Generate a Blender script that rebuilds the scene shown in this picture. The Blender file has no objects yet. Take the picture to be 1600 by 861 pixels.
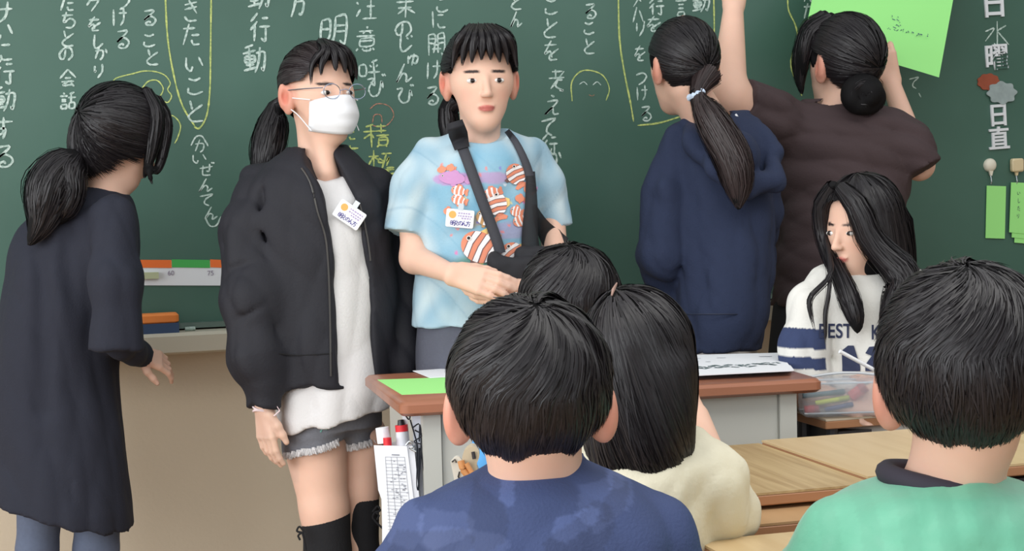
import bpy, math, random
import numpy as np
from mathutils import Vector, Matrix
from mathutils.bvhtree import BVHTree
random.seed(7); rng = np.random.default_rng(7)
SC = bpy.context.scene; COL = SC.collection

# ------------------------------------------------------------------ camera, light, exposure
FPX = 2600.0; CAMH = 1.185
YAW, PITCH, ROLL = math.radians(16.5), math.radians(3.53), math.radians(1.49)
r0 = np.array([math.cos(YAW), -math.sin(YAW), 0.0])
fh = np.array([math.sin(YAW), math.cos(YAW), 0.0])
f0 = fh*math.cos(PITCH) + np.array([0, 0, -math.sin(PITCH)])
u0 = np.cross(r0, f0)
CU = u0*math.cos(ROLL) + r0*math.sin(ROLL)
CR = r0*math.cos(ROLL) - u0*math.sin(ROLL)
CF = f0
CP = np.array([0, 0, CAMH])
cam_d = bpy.data.cameras.new('camera'); cam = bpy.data.objects.new('camera', cam_d); COL.objects.link(cam)
M = Matrix.Identity(4)
for i in range(3):
    M[i][0], M[i][1], M[i][2], M[i][3] = CR[i], CU[i], -CF[i], CP[i]
cam.matrix_world = M
cam_d.sensor_width = 36.0; cam_d.lens = FPX/1600*36.0; cam_d.clip_start = .05
SC.camera = cam

W = bpy.data.worlds.new('world'); SC.world = W; W.use_nodes = True
bg = W.node_tree.nodes['Background']
bg.inputs[0].default_value = (.93, .97, 1.0, 1); bg.inputs[1].default_value = .62

def area(name, loc, target, sx, sy, power, col=(1, 1, 1)):
    l = bpy.data.lights.new(name, 'AREA'); l.shape = 'RECTANGLE'; l.size = sx; l.size_y = sy; l.energy = power; l.color = col
    o = bpy.data.objects.new(name, l); COL.objects.link(o); o.location = loc
    o.rotation_euler = (Vector(target)-Vector(loc)).to_track_quat('-Z', 'Y').to_euler()
    return o
area('window_daylight', (-3.6, 1.6, 1.9), (1.5, 3.4, .9), 5.0, 2.0, 120, (.95, .98, 1.0))
area('window_daylight_rear', (-2.6, -2.6, 2.1), (1.2, 3.5, 1.0), 4.0, 2.0, 70, (.95, .98, 1.0))
area('ceiling_lamp_light', (1.0, 1.6, 2.95), (1.0, 1.9, 0), 4.5, 1.2, 42, (1, .98, .93))
SC.view_settings.view_transform = 'Standard'; SC.view_settings.look = 'None'
SC.view_settings.gamma = 1; SC.view_settings.exposure = 0.32; SC.view_settings.use_curve_mapping = False

# ------------------------------------------------------------------ geometry of the view
def ray(px, py):
    return CF + (px-800.0)/FPX*CR - (py-430.5)/FPX*CU
ZK = 1.0   # how far the figure being built stands, as a factor on its distances
def P(px, py, Z): return CP + Z*ZK*ray(px, py)
def on_y(px, py, Y):
    d = ray(px, py); return CP + d*(Y/d[1])
def on_z(px, py, z):
    d = ray(px, py); return CP + d*((z-CAMH)/d[2])
def proj(V):
    q = V-CP; z = q@CF
    return 800+FPX*(q@CR)/z, 430.5-FPX*(q@CU)/z

# ------------------------------------------------------------------ materials
def lin(c):
    c = [x/255.0 for x in c]
    return tuple((x/12.92 if x <= .04045 else ((x+.055)/1.055)**2.4) for x in c)+(1.0,)
MATS = {}
def mat(name, col=(128, 128, 128), rough=.6, spec=.5, noise=0, nscale=8, bump=0, bscale=60, vcol=False, sss=0, alpha=1, col2=None,
        metal=0, trans=0, stretch=(1, 1, 1), weave=False, sheen=0):
    if name in MATS: return MATS[name]
    m = bpy.data.materials.new(name); MATS[name] = m; m.use_nodes = True
    nt = m.node_tree; b = nt.nodes['Principled BSDF']; L = nt.links
    b.inputs['Roughness'].default_value = rough; b.inputs['Specular IOR Level'].default_value = spec
    b.inputs['Metallic'].default_value = metal
    if sheen: b.inputs['Sheen Weight'].default_value = sheen
    if trans: b.inputs['Transmission Weight'].default_value = trans
    if alpha < 1: b.inputs['Alpha'].default_value = alpha
    if sss:
        b.inputs['Subsurface Weight'].default_value = sss; b.inputs['Subsurface Scale'].default_value = .01
        b.inputs['Subsurface Radius'].default_value = (1, .35, .2)
    tc = nt.nodes.new('ShaderNodeTexCoord'); mp = nt.nodes.new('ShaderNodeMapping'); L.new(tc.outputs['Object'], mp.inputs[0])
    mp.inputs['Scale'].default_value = stretch
    src = None
    if vcol:
        a = nt.nodes.new('ShaderNodeVertexColor'); a.layer_name = 'col'; src = a.outputs[0]
    if noise or col2:
        n = nt.nodes.new('ShaderNodeTexNoise'); n.inputs['Scale'].default_value = nscale; n.inputs['Detail'].default_value = 4
        L.new(mp.outputs[0], n.inputs['Vector'])
        if col2:
            r = nt.nodes.new('ShaderNodeValToRGB'); r.color_ramp.elements[0].position = .35; r.color_ramp.elements[1].position = .65
            r.color_ramp.elements[0].color = lin(col); r.color_ramp.elements[1].color = lin(col2)
            L.new(n.outputs['Fac'], r.inputs[0])
            if vcol:
                mx = nt.nodes.new('ShaderNodeMix'); mx.data_type = 'RGBA'; mx.blend_type = 'MULTIPLY'; mx.inputs[0].default_value = 1
                L.new(src, mx.inputs[6]); L.new(r.outputs[0], mx.inputs[7]); src = mx.outputs[2]
            else: src = r.outputs[0]
        else:
            mr = nt.nodes.new('ShaderNodeMapRange'); mr.inputs['To Min'].default_value = 1-noise; mr.inputs['To Max'].default_value = 1+noise
            L.new(n.outputs['Fac'], mr.inputs[0])
            mx = nt.nodes.new('ShaderNodeMix'); mx.data_type = 'RGBA'; mx.blend_type = 'MULTIPLY'; mx.inputs[0].default_value = 1
            if src is not None: L.new(src, mx.inputs[6])
            else: mx.inputs[6].default_value = lin(col)
            L.new(mr.outputs[0], mx.inputs[7]); src = mx.outputs[2]
    if src is not None: L.new(src, b.inputs['Base Color'])
    else: b.inputs['Base Color'].default_value = lin(col)
    if bump:
        n2 = nt.nodes.new('ShaderNodeTexNoise'); n2.inputs['Scale'].default_value = bscale; n2.inputs['Detail'].default_value = 5
        L.new(mp.outputs[0], n2.inputs['Vector'])
        bp = nt.nodes.new('ShaderNodeBump'); bp.inputs['Strength'].default_value = bump; bp.inputs['Distance'].default_value = .004
        L.new(n2.outputs['Fac'], bp.inputs['Height']); L.new(bp.outputs[0], b.inputs['Normal'])
    return m
def wood(name, a, b_, scale=26, axis='x', rough=.4):
    if name in MATS: return MATS[name]
    m = bpy.data.materials.new(name); MATS[name] = m; m.use_nodes = True
    nt = m.node_tree; b = nt.nodes['Principled BSDF']; L = nt.links; b.inputs['Roughness'].default_value = rough
    tc = nt.nodes.new('ShaderNodeTexCoord'); mp = nt.nodes.new('ShaderNodeMapping'); L.new(tc.outputs['Object'], mp.inputs[0])
    mp.inputs['Scale'].default_value = (.06, 1, 1) if axis == 'x' else (1, .06, 1)
    n = nt.nodes.new('ShaderNodeTexNoise'); n.inputs['Scale'].default_value = scale; n.inputs['Detail'].default_value = 6
    L.new(mp.outputs[0], n.inputs['Vector'])
    r = nt.nodes.new('ShaderNodeValToRGB'); r.color_ramp.elements[0].position = .36; r.color_ramp.elements[1].position = .62
    r.color_ramp.elements[0].color = lin(a); r.color_ramp.elements[1].color = lin(b_)
    L.new(n.outputs['Fac'], r.inputs[0]); L.new(r.outputs[0], b.inputs['Base Color'])
    return m
M_skin = mat('skin', vcol=True, rough=.55, spec=.35, sss=.12, noise=.05, nscale=30)
M_hair = mat('hair_strands', (24, 22, 25), rough=.42, spec=.38, vcol=True)
M_hairb = mat('hair_base', (14, 13, 15), rough=.75, spec=.2)
M_paint = mat('painted', vcol=True, rough=.7)

# ------------------------------------------------------------------ meshes
def raw_mesh(name, V, F, m=None, smooth=True, cols=None, mats=None, midx=None):
    """F: (n,k) array or list of faces"""
    me = bpy.data.meshes.new(name); V = np.asarray(V, dtype=np.float32)
    if isinstance(F, np.ndarray):
        k = F.shape[1]; n = len(F)
        me.vertices.add(len(V)); me.vertices.foreach_set('co', V.ravel())
        me.loops.add(n*k); me.loops.foreach_set('vertex_index', F.astype(np.int32).ravel())
        me.polygons.add(n); me.polygons.foreach_set('loop_start', np.arange(0, n*k, k, dtype=np.int32))
        me.update(calc_edges=True)
    else:
        me.from_pydata([tuple(map(float, v)) for v in V], [], F)
    if smooth: me.polygons.foreach_set('use_smooth', np.ones(len(me.polygons), dtype=bool))
    for x in (mats or ([m] if m else [])): me.materials.append(x)
    if midx is not None: me.polygons.foreach_set('material_index', np.asarray(midx, dtype=np.int32))
    if cols is not None:
        c = np.ones((len(V), 4), dtype=np.float32); c[:, :3] = np.asarray(cols)[:, :3]
        at = me.color_attributes.new('col', 'FLOAT_COLOR', 'POINT'); at.data.foreach_set('color', c.ravel())
    me.update()
    return me
def put(name, me, parent=None, label=None, cat=None, group=None, kind=None):
    o = bpy.data.objects.new(name, me); COL.objects.link(o)
    if parent is not None:
        o.parent = parent
        b = np.zeros(3); q = parent
        while q is not None: b += np.array(q.location); q = q.parent
        o.location = -b
    if label: o['label'] = label
    if cat: o['category'] = cat
    if group: o['group'] = group
    if kind: o['kind'] = kind
    return o
def thing(name, base, label, cat, group=None):
    o = bpy.data.objects.new(name, None); COL.objects.link(o); o.location = tuple(map(float, base))
    o.empty_display_size = .05
    o['label'] = label; o['category'] = cat
    if group: o['group'] = group
    return o
class MB:
    def __init__(s): s.v = []; s.f = []
    def add(s, V, F):
        n = len(s.v); s.v += [tuple(map(float, v)) for v in V]; s.f += [tuple(i+n for i in f) for f in F]; return s
    def box(s, c, half, ax=None, bev=0):
        c = np.asarray(c, float); ax = np.eye(3) if ax is None else np.asarray(ax)
        if bev <= 0:
            V = [c+sx*half[0]*ax[0]+sy*half[1]*ax[1]+sz*half[2]*ax[2] for sx in (-1, 1) for sy in (-1, 1) for sz in (-1, 1)]
            return s.add(V, [(0, 1, 3, 2), (4, 6, 7, 5), (0, 4, 5, 1), (2, 3, 7, 6), (0, 2, 6, 4), (1, 5, 7, 3)])
        # bevelled: rounded rectangle in ax0/ax1, small chamfer in ax2
        pts = []
        rr = bev
        for (sx, sy, a0) in ((1, 1, 0), (-1, 1, 90), (-1, -1, 180), (1, -1, 270)):
            for k in range(4):
                a = math.radians(a0+k*30)
                pts.append((sx*(half[0]-rr)+rr*math.cos(a), sy*(half[1]-rr)+rr*math.sin(a)))
        ch = min(half[2]*.45, rr*.5)
        V = []; n = len(pts)
        for (zz, ins) in ((-half[2], ch), (-half[2]+ch, 0), (half[2]-ch, 0), (half[2], ch)):
            for (x, y) in pts:
                fx = (half[0]-ins)/half[0]; fy = (half[1]-ins)/half[1]
                V.append(c+x*fx*ax[0]+y*fy*ax[1]+zz*ax[2])
        F = [tuple(range(n))[::-1], tuple(range(3*n, 4*n))]
        for l in range(3):
            for i in range(n):
                j = (i+1) % n; F.append((l*n+i, l*n+j, (l+1)*n+j, (l+1)*n+i))
        return s.add(V, F)
    def prism(s, poly, ext):
        """poly: list of 3d points, ext: 3d vector"""
        n = len(poly); e = np.asarray(ext)
        V = [np.asarray(p) for p in poly]+[np.asarray(p)+e for p in poly]
        return s.add(V, [tuple(range(n)), tuple(range(2*n-1, n-1, -1))]+[(i, n+i, n+(i+1) % n, (i+1) % n) for i in range(n)])
    def tube(s, pts, r, seg=8, closed=False):
        pts = [np.asarray(p, float) for p in pts]; n = len(pts); V = []; F = []
        rs = r if hasattr(r, '__len__') else [r]*n
        for i in range(n):
            if closed: t = pts[(i+1) % n]-pts[i-1]
            else: t = pts[min(i+1, n-1)]-pts[max(i-1, 0)]
            t = t/(np.linalg.norm(t)+1e-9)
            up = np.array([0, 0, 1.]) if abs(t[2]) < .9 else np.array([0, 1., 0])
            a = np.cross(t, up); a /= np.linalg.norm(a); b = np.cross(t, a)
            for k in range(seg):
                an = 2*math.pi*k/seg; V.append(pts[i]+rs[i]*(a*math.cos(an)+b*math.sin(an)))
        for i in range(n if closed else n-1):
            for k in range(seg):
                k2 = (k+1) % seg; j = (i+1) % n
                F.append((i*seg+k, i*seg+k2, j*seg+k2, j*seg+k))
        if not closed: F += [tuple(range(seg))[::-1], tuple(range((n-1)*seg, n*seg))]
        return s.add(V, F)
    def build(s, name, m, parent=None, smooth=False, **k):
        me = raw_mesh(name, s.v, s.f, m, smooth)
        o = put(name, me, parent, **k)
        if smooth:
            try: me.set_sharp_from_angle(angle=math.radians(40))
            except Exception: pass
        return o

# ------------------------------------------------------------------ signed distance toolkit
def hermite(K, n=80):
    K = np.asarray(sorted(K, key=lambda q: q[0]), float); z = K[:, 0]; out = np.linspace(z[0], z[-1], n)
    res = [out]
    for c in range(1, K.shape[1]):
        y = K[:, c]; m = np.gradient(y, z) if len(z) > 2 else np.full(len(z), (y[-1]-y[0])/(z[-1]-z[0]))
        i = np.clip(np.searchsorted(z, out)-1, 0, len(z)-2); hh = z[i+1]-z[i]; t = (out-z[i])/hh
        d = (y[i+1]-y[i])/hh
        m0 = np.clip(m[i], np.minimum(0, 3*d), np.maximum(0, 3*d)); m1 = np.clip(m[i+1], np.minimum(0, 3*d), np.maximum(0, 3*d))
        res.append((2*t**3-3*t**2+1)*y[i]+(t**3-2*t**2+t)*hh*m0+(-2*t**3+3*t**2)*y[i+1]+(t**3-t**2)*hh*m1)
    return np.array(res).T
class Prim:
    def __init__(s, kind, lo, hi, data, k, op): s.kind, s.lo, s.hi, s.d, s.k, s.op = kind, np.asarray(lo), np.asarray(hi), data, k, op
    def ev(s, X, Y, Z):
        k, D = s.kind, s.d
        if k in ('cap', 'tube'):
            a, b, ra, rb = D; ab = b-a; L2 = ab@ab; px, py, pz = X-a[0], Y-a[1], Z-a[2]
            t = (px*ab[0]+py*ab[1]+pz*ab[2])/L2; tc = np.clip(t, 0, 1)
            r = ra+(rb-ra)*tc
            d = np.sqrt((px-tc*ab[0])**2+(py-tc*ab[1])**2+(pz-tc*ab[2])**2)-r
            if k == 'tube': d = np.maximum(d, (t-1)*math.sqrt(L2))
            return d
        if k == 'ell':
            c, r, R = D; px, py, pz = X-c[0], Y-c[1], Z-c[2]
            q = [px*R[0, i]+py*R[1, i]+pz*R[2, i] for i in range(3)]
            k0 = np.sqrt(sum((q[i]/r[i])**2 for i in range(3))); k1 = np.sqrt(sum((q[i]/r[i]**2)**2 for i in range(3)))+1e-6
            return k0*(k0-1)/k1
        if k == 'box':
            c, r, R, rd = D; px, py, pz = X-c[0], Y-c[1], Z-c[2]
            q = [np.abs(px*R[0, i]+py*R[1, i]+pz*R[2, i])-r[i]+rd for i in range(3)]
            return np.sqrt(sum(np.maximum(t, 0)**2 for t in q))+np.minimum(np.maximum(np.maximum(q[0], q[1]), q[2]), 0)-rd
        if k == 'loft':
            T, ex, slope, ax = D
            z = T[:, 0]; zz = np.broadcast_to(Z, Z.shape)
            cx, cy, rx, ry = [np.interp(zz, z, T[:, i]) for i in range(1, 5)]
            dx, dy = X-cx, Y-cy
            u = np.abs(dx*ax[0]+dy*ax[1]); uu = dx*ax[0]+dy*ax[1]; v = np.abs(-dx*ax[1]+dy*ax[0])
            if ex == 2:
                k0 = np.sqrt((u/rx)**2+(v/ry)**2); k1 = np.sqrt((u/rx**2)**2+(v/ry**2)**2)+1e-6
                d = k0*(k0-1)/k1
            else:
                k0 = ((u/rx)**ex+(v/ry)**ex)**(1/ex); d = (k0-1)*np.minimum(rx, ry)
            return np.maximum(d, np.maximum(z[0]+slope*uu-zz, zz-z[-1]))
def cap(a, b, ra, rb=None, k=.02, op='u', kind='cap'):
    rb = ra if rb is None else rb; a = np.asarray(a, float); b = np.asarray(b, float)
    return Prim(kind, np.minimum(a-ra, b-rb), np.maximum(a+ra, b+rb), (a, b, ra, rb), k, op)
def ell(c, r, R=np.eye(3), k=.02, op='u'):
    c = np.asarray(c, float); m = max(r); return Prim('ell', c-m, c+m, (c, r, R), k, op)
def sbox(c, r, R=np.eye(3), rd=.003, k=.005, op='u'):
    c = np.asarray(c, float); m = np.linalg.norm(r); return Prim('box', c-m, c+m, (c, r, R, rd), k, op)
def loft(keys, Z, k=.02, op='u', ex=2, slope=0):
    """keys: (py, left px, right px, half depth[, Z]) outline rows of the garment at its own distance"""
    T = []
    for q in keys:
        zz = q[4] if len(q) > 4 else Z
        c = P((q[1]+q[2])/2, q[0], zz); T.append((c[2], c[0], c[1], (q[2]-q[1])/2*zz*ZK/FPX, q[3]))
    H = hermite(T)
    m = max(H[:, 3].max(), H[:, 4].max())
    lo = np.array([H[:, 1].min()-m, H[:, 2].min()-m, H[0, 0]-abs(slope)*m]); hi = np.array([H[:, 1].max()+m, H[:, 2].max()+m, H[-1, 0]])
    return Prim('loft', lo, hi, (H, ex, slope, r0), k, op)
def chain(pts, k=.02, flat=False, op='u'):
    """pts: (px,py,Z,radius px)"""
    Q = [(P(a, b, c), r*c*ZK/FPX) for a, b, c, r in pts]
    out = [cap(Q[i][0], Q[i+1][0], Q[i][1], Q[i+1][1], k, op) for i in range(len(Q)-1)]
    if flat: out[-1].kind = 'tube'
    return out
def wchain(pts, rs, k=.012):
    return [cap(pts[i], pts[i+1], rs[i], rs[i+1], k) for i in range(len(pts)-1)]

def wrinkle(seed, amp, f=18, zs=.45, k=3):
    g = np.random.default_rng(seed); A = []; f = f*2.7
    for i in range(5):
        d = g.normal(size=3); d[2] *= zs; d /= np.linalg.norm(d); w = g.normal(size=3); w[2] *= .6
        A.append((d*f*g.uniform(.6, 1.6), w*f*.22, g.uniform(0, 6), g.uniform(.5, 1)))
    def fn(p):
        s = 0; amp_ = amp*1.25
        for d, w, ph, a in A:
            v = np.sin(p@d*1.0+1.6*np.sin(p@w+ph)+ph); s = s+a*(1-2*np.abs(v)**.8)
        return amp_*s/3
    return fn
def field(prims, lo, hi, h, noise=None):
    n = np.maximum(((hi-lo)/h).astype(int)+1, 3)
    ax = [lo[i]+h*np.arange(n[i]) for i in range(3)]
    D = np.full(n, .05, dtype=np.float64)
    for p in prims:
        pad = max(p.k, .012)+2*h
        i0 = [max(0, int((p.lo[i]-pad-lo[i])/h)) for i in range(3)]; i1 = [min(n[i], int((p.hi[i]+pad-lo[i])/h)+2) for i in range(3)]
        if any(i1[i] <= i0[i] for i in range(3)): continue
        sl = tuple(slice(i0[i], i1[i]) for i in range(3))
        X = ax[0][sl[0]][:, None, None]; Y = ax[1][sl[1]][None, :, None]; Z = ax[2][sl[2]][None, None, :]
        d = p.ev(X, Y, Z); E = D[sl]; k = p.k
        if p.op == 'u':
            hh = np.maximum(k-np.abs(E-d), 0)/k; D[sl] = np.minimum(E, d)-hh*hh*k*.25
        elif p.op == 's':
            d = -d; hh = np.maximum(k-np.abs(E-d), 0)/k; D[sl] = np.maximum(E, d)+hh*hh*k*.25
    if noise is not None:
        I = np.nonzero(np.abs(D) < .03)
        p = np.stack([ax[i][I[i]] for i in range(3)], 1); D[I] += noise(p)
    return D
def nets(D, lo, h):
    n = np.array(D.shape); S = D < 0
    c = np.zeros(n-1, dtype=np.int8)
    for a in (0, 1):
        for b in (0, 1):
            for e in (0, 1): c += S[a:n[0]-1+a, b:n[1]-1+b, e:n[2]-1+e]
    act = (c > 0) & (c < 8); I = np.nonzero(act); N = len(I[0])
    ids = np.full(n-1, -1, dtype=np.int64); ids[I] = np.arange(N)
    acc = np.zeros((N, 3)); cnt = np.zeros(N)
    for axis in range(3):
        o1, o2 = [x for x in range(3) if x != axis]
        for a in (0, 1):
            for b in (0, 1):
                off = [0, 0, 0]; off[o1] = a; off[o2] = b; off2 = list(off); off2[axis] = 1
                d0 = D[I[0]+off[0], I[1]+off[1], I[2]+off[2]]; d1 = D[I[0]+off2[0], I[1]+off2[1], I[2]+off2[2]]
                m = (d0 < 0) != (d1 < 0); t = d0[m]/(d0[m]-d1[m])
                acc[m, o1] += a; acc[m, o2] += b; acc[m, axis] += t; cnt[m] += 1
    V = lo+h*(np.stack(I, 1)+acc/cnt[:, None])
    Fs = []
    for axis in range(3):
        o1, o2 = [(axis+1) % 3, (axis+2) % 3]
        s0 = [slice(1, -1)]*3; s0[axis] = slice(0, n[axis]-1); s1 = list(s0); s1[axis] = slice(1, n[axis])
        A, B = S[tuple(s0)], S[tuple(s1)]
        for flip in (0, 1):
            J = np.nonzero(A & ~B if flip == 0 else ~A & B)
            g = [J[i]+(0 if i == axis else 1) for i in range(3)]
            def cell(u, v):
                q = list(g); q[o1] = g[o1]+u; q[o2] = g[o2]+v; return ids[q[0], q[1], q[2]]
            f = np.stack([cell(-1, -1), cell(0, -1), cell(0, 0), cell(-1, 0)], 1)
            Fs.append(f if flip == 0 else f[:, ::-1])
    return V, np.concatenate(Fs)
def bounds(prims):
    u = [p for p in prims if p.op == 'u']
    return np.min([p.lo for p in u], 0)-.015, np.max([p.hi for p in u], 0)+.015
def sdf(prims, h, noise=None, lo=None, hi=None):
    l, u = bounds(prims)
    if lo is not None: l = np.maximum(l, lo)
    if hi is not None: u = np.minimum(u, hi)
    D = field(prims, l, u, h, noise); return nets(D, l, h)
def sdf_obj(name, prims, h, m, parent, noise=None, colfn=None, **k):
    V, F = sdf(prims, h, noise)
    cols = colfn(V) if colfn else None
    me = raw_mesh(name, V, F, m, True, cols)
    o = put(name, me, parent, **k)
    o_bvh = BVHTree.FromPolygons([tuple(v) for v in V.tolist()], [tuple(f) for f in F.tolist()])
    return o, o_bvh
def mask_ell(V, c, r, R=None):
    q = V-c
    if R is not None: q = q@R
    return np.sqrt(((q/np.asarray(r))**2).sum(1))
def frame(face, tilt=0):
    """face: (right, away, up) in view-aligned level axes -> matrix whose columns are person's right, forward, up"""
    f = face[0]*r0+face[1]*fh+np.array([0, 0, face[2]]); f = f/np.linalg.norm(f)
    r = np.cross(f, [0, 0, 1.]); r /= np.linalg.norm(r); u = np.cross(r, f)
    if tilt:
        c, s = math.cos(tilt), math.sin(tilt); r, u = r*c+u*s, u*c-r*s
    return np.stack([r, f, u], 1)

# ------------------------------------------------------------------ people: head, hand, hair
SKIN = np.array(lin((230, 188, 166)))[:3]; SKIN_D = np.array(lin((205, 120, 100)))[:3]
class Head:
    def __init__(s, px, py, Z, face, sc=.92, tilt=0, earx=.0, earz=.0):
        s.c = P(px, py, Z); s.R = frame(face, tilt); s.s = sc*ZK; s.earx = earx; s.earz = earz; s.px, s.py, s.Z = px, py, Z
    def w(s, p): return s.c+s.s*(s.R@np.asarray(p, float))
    def l(s, V): return ((V-s.c)@s.R)/s.s
    def prims(s):
        q = s.s; W = s.w; R = s.R; E = lambda c, r, k=.015, op='u': ell(W(c), tuple(np.array(r)*q), R, k*q, op)
        L = [E((0, -.012, .033), (.074, .09, .084)), E((0, .03, -.035), (.057, .058, .072), .03), E((0, .058, -.09), (.026, .024, .022), .03),
             E((0, .02, .0), (.07, .06, .05), .02),
             cap(W((0, .084, .008)), W((0, .103, -.026)), .006*q, .0095*q, .012*q),
             E((.009, .095, -.029), (.006, .008, .006), .006), E((-.009, .095, -.029), (.006, .008, .006), .006),
             E((.031, .093, .004), (.017, .008, .01), .012, 's'), E((-.031, .093, .004), (.017, .008, .01), .012, 's'),
             E((0, .087, -.055), (.019, .009, .0045), .005), E((0, .085, -.063), (.015, .009, .005), .005),
             E((0, .1, -.0592), (.018, .009, .0012), .002, 's')]
        for sx in (-1, 1):
            x = .077+s.earx
            L += [E((sx*x, -.012, -.008+s.earz), (.012+s.earx*.5, .021, .034), .008), E((sx*(x+.008), -.022, .002+s.earz), (.009, .014, .029), .006),
                  E((sx*(x+.011), -.006, s.earz), (.006, .011, .017), .005, 's')]
        return L
    def paint(s, V):
        C = np.tile(SKIN, (len(V), 1)); q = s.l(V)
        def mix(m, c):
            nonlocal C
            m = np.clip(m, 0, 1)[:, None]; C = C*(1-m)+np.array(c)*m
        for sx in (-1, 1):
            mix((1.6-mask_ell(q, (sx*(.085+s.earx), -.014, -.004+s.earz), (.02, .03, .038)))*.9*.75, SKIN_D)
            mix((1.3-mask_ell(q, (sx*.042, .075, -.03), (.02, .03, .018)))*.25, lin((235, 160, 140))[:3])
            # brow
            d = mask_ell(q, (sx*.033, .085, .0235+0), (.019, .03, .0038)); mix((1.25-d)*3, lin((50, 38, 36))[:3])
        d = mask_ell(q, (0, .09, -.059), (.02, .02, .0075)); mix((1.15-d)*3, lin((196, 112, 104))[:3])
        return C
    def eyes(s, parent):
        for sx in (-1, 1):
            n, m_ = 20, 16; V = []; F = []; C = []
            c = np.array([sx*.0305, .077, .003])
            for i in range(m_+1):
                th = math.pi*i/m_
                for j in range(n):
                    ph = 2*math.pi*j/n
                    # pole on +y
                    V.append(s.w(c+np.array([.0125*math.sin(th)*math.cos(ph), .0095*math.cos(th), .0062*math.sin(th)*math.sin(ph)])))
                    lx, lz = .0125*math.sin(th)*math.cos(ph), .0062*math.sin(th)*math.sin(ph)
                    r = math.hypot(lx, lz)
                    lid = lz > .0042
                    C.append(lin((30, 24, 24))[:3] if (r < .0058 or lid) else lin((236, 232, 228))[:3])
            for i in range(m_):
                for j in range(n):
                    j2 = (j+1) % n; F.append((i*n+j, i*n+j2, (i+1)*n+j2, (i+1)*n+j))
            put('eye', raw_mesh('eye', V, F, mat('eye', vcol=True, rough=.15), True, C), parent)
def hand(w, d, n, side, sc=.85, curl=(.35, .4, .3), spread=.06, thumb=.8, k=.006):
    """w wrist point, d finger direction, n back-of-hand normal, side thumb side; returns prims"""
    d = np.asarray(d, float)/np.linalg.norm(d); n = np.asarray(n, float); n = n-(n@d)*d; n /= np.linalg.norm(n)
    s_ = np.cross(d, n); s_ = s_*(1 if s_@np.asarray(side) > 0 else -1)
    L = []
    for t in (-.028, -.010, .009, .027):
        L.append(cap(w+s_*t*.6*sc+d*.004*sc, w+d*.078*sc+s_*t*sc, .0135*sc, .0105*sc, .014))
    lens = {(.027): (.036, .024, .019), (.009): (.041, .027, .020), (-.010): (.038, .025, .019), (-.028): (.030, .019, .017)}
    for i, t in enumerate((.027, .009, -.010, -.028)):
        p = w+d*.08*sc+s_*t*sc; a = 0; pts = [p]; rad = [.0096*sc]
        dd = d+s_*spread*t/.027
        for j in range(3):
            a += curl[j]*(1+.12*i); v = dd*math.cos(a)-n*math.sin(a); v /= np.linalg.norm(v)
            p = p+v*lens[t][j]*sc; pts.append(p); rad.append((.0089, .0079, .0066)[j]*sc*(1 if i < 3 else .88))
        L += wchain(pts, rad, k*.5)
    p = w+d*.02*sc+s_*.024*sc; v = d*math.cos(thumb)+s_*math.sin(thumb)-n*.35; v /= np.linalg.norm(v); v2 = v*.6+d*.6-n*.2; v2 /= np.linalg.norm(v2)
    L += wchain([p, p+v*.035*sc, p+v*.035*sc+v2*.028*sc, p+v*.035*sc+v2*.05*sc], [.0135*sc, .0108*sc, .0098*sc, .0078*sc], k)
    return L

def strands(paths, rad, name, parent, cols=None, m=None, out=None, **kw):
    """paths (N,K,3), rad (K,) or (N,K): narrow tapering locks lying along the head, joined into one hair part"""
    N, K, _ = paths.shape; rad = np.broadcast_to(rad, (N, K))
    T = np.gradient(paths, axis=1); T /= np.linalg.norm(T, axis=2, keepdims=True)+1e-9
    nrm = out if out is not None else np.broadcast_to(-CF, paths.shape)
    nrm = nrm/(np.linalg.norm(nrm, axis=2, keepdims=True)+1e-9)+.24*rng.normal(size=(N, 1, 3))
    A = np.cross(T, nrm); A /= np.linalg.norm(A, axis=2, keepdims=True)+1e-9
    V = np.stack([paths-rad[..., None]*A, paths+rad[..., None]*A], 2)
    idx = np.arange(N*K*2).reshape(N, K, 2)
    F = np.stack([idx[:, :-1, 0], idx[:, :-1, 1], idx[:, 1:, 1], idx[:, 1:, 0]], -1).reshape(-1, 4)
    base = np.array(lin((31, 28, 31)))[:3]
    f = np.exp(rng.normal(0, .2, N))[:, None]
    C = base*f if cols is None else np.asarray(cols)*f
    C = np.repeat(C, K*2, axis=0)
    me = raw_mesh(name, V.reshape(-1, 3), F, m or M_hair, True, C)
    return put(name, me, parent, **kw)

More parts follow.
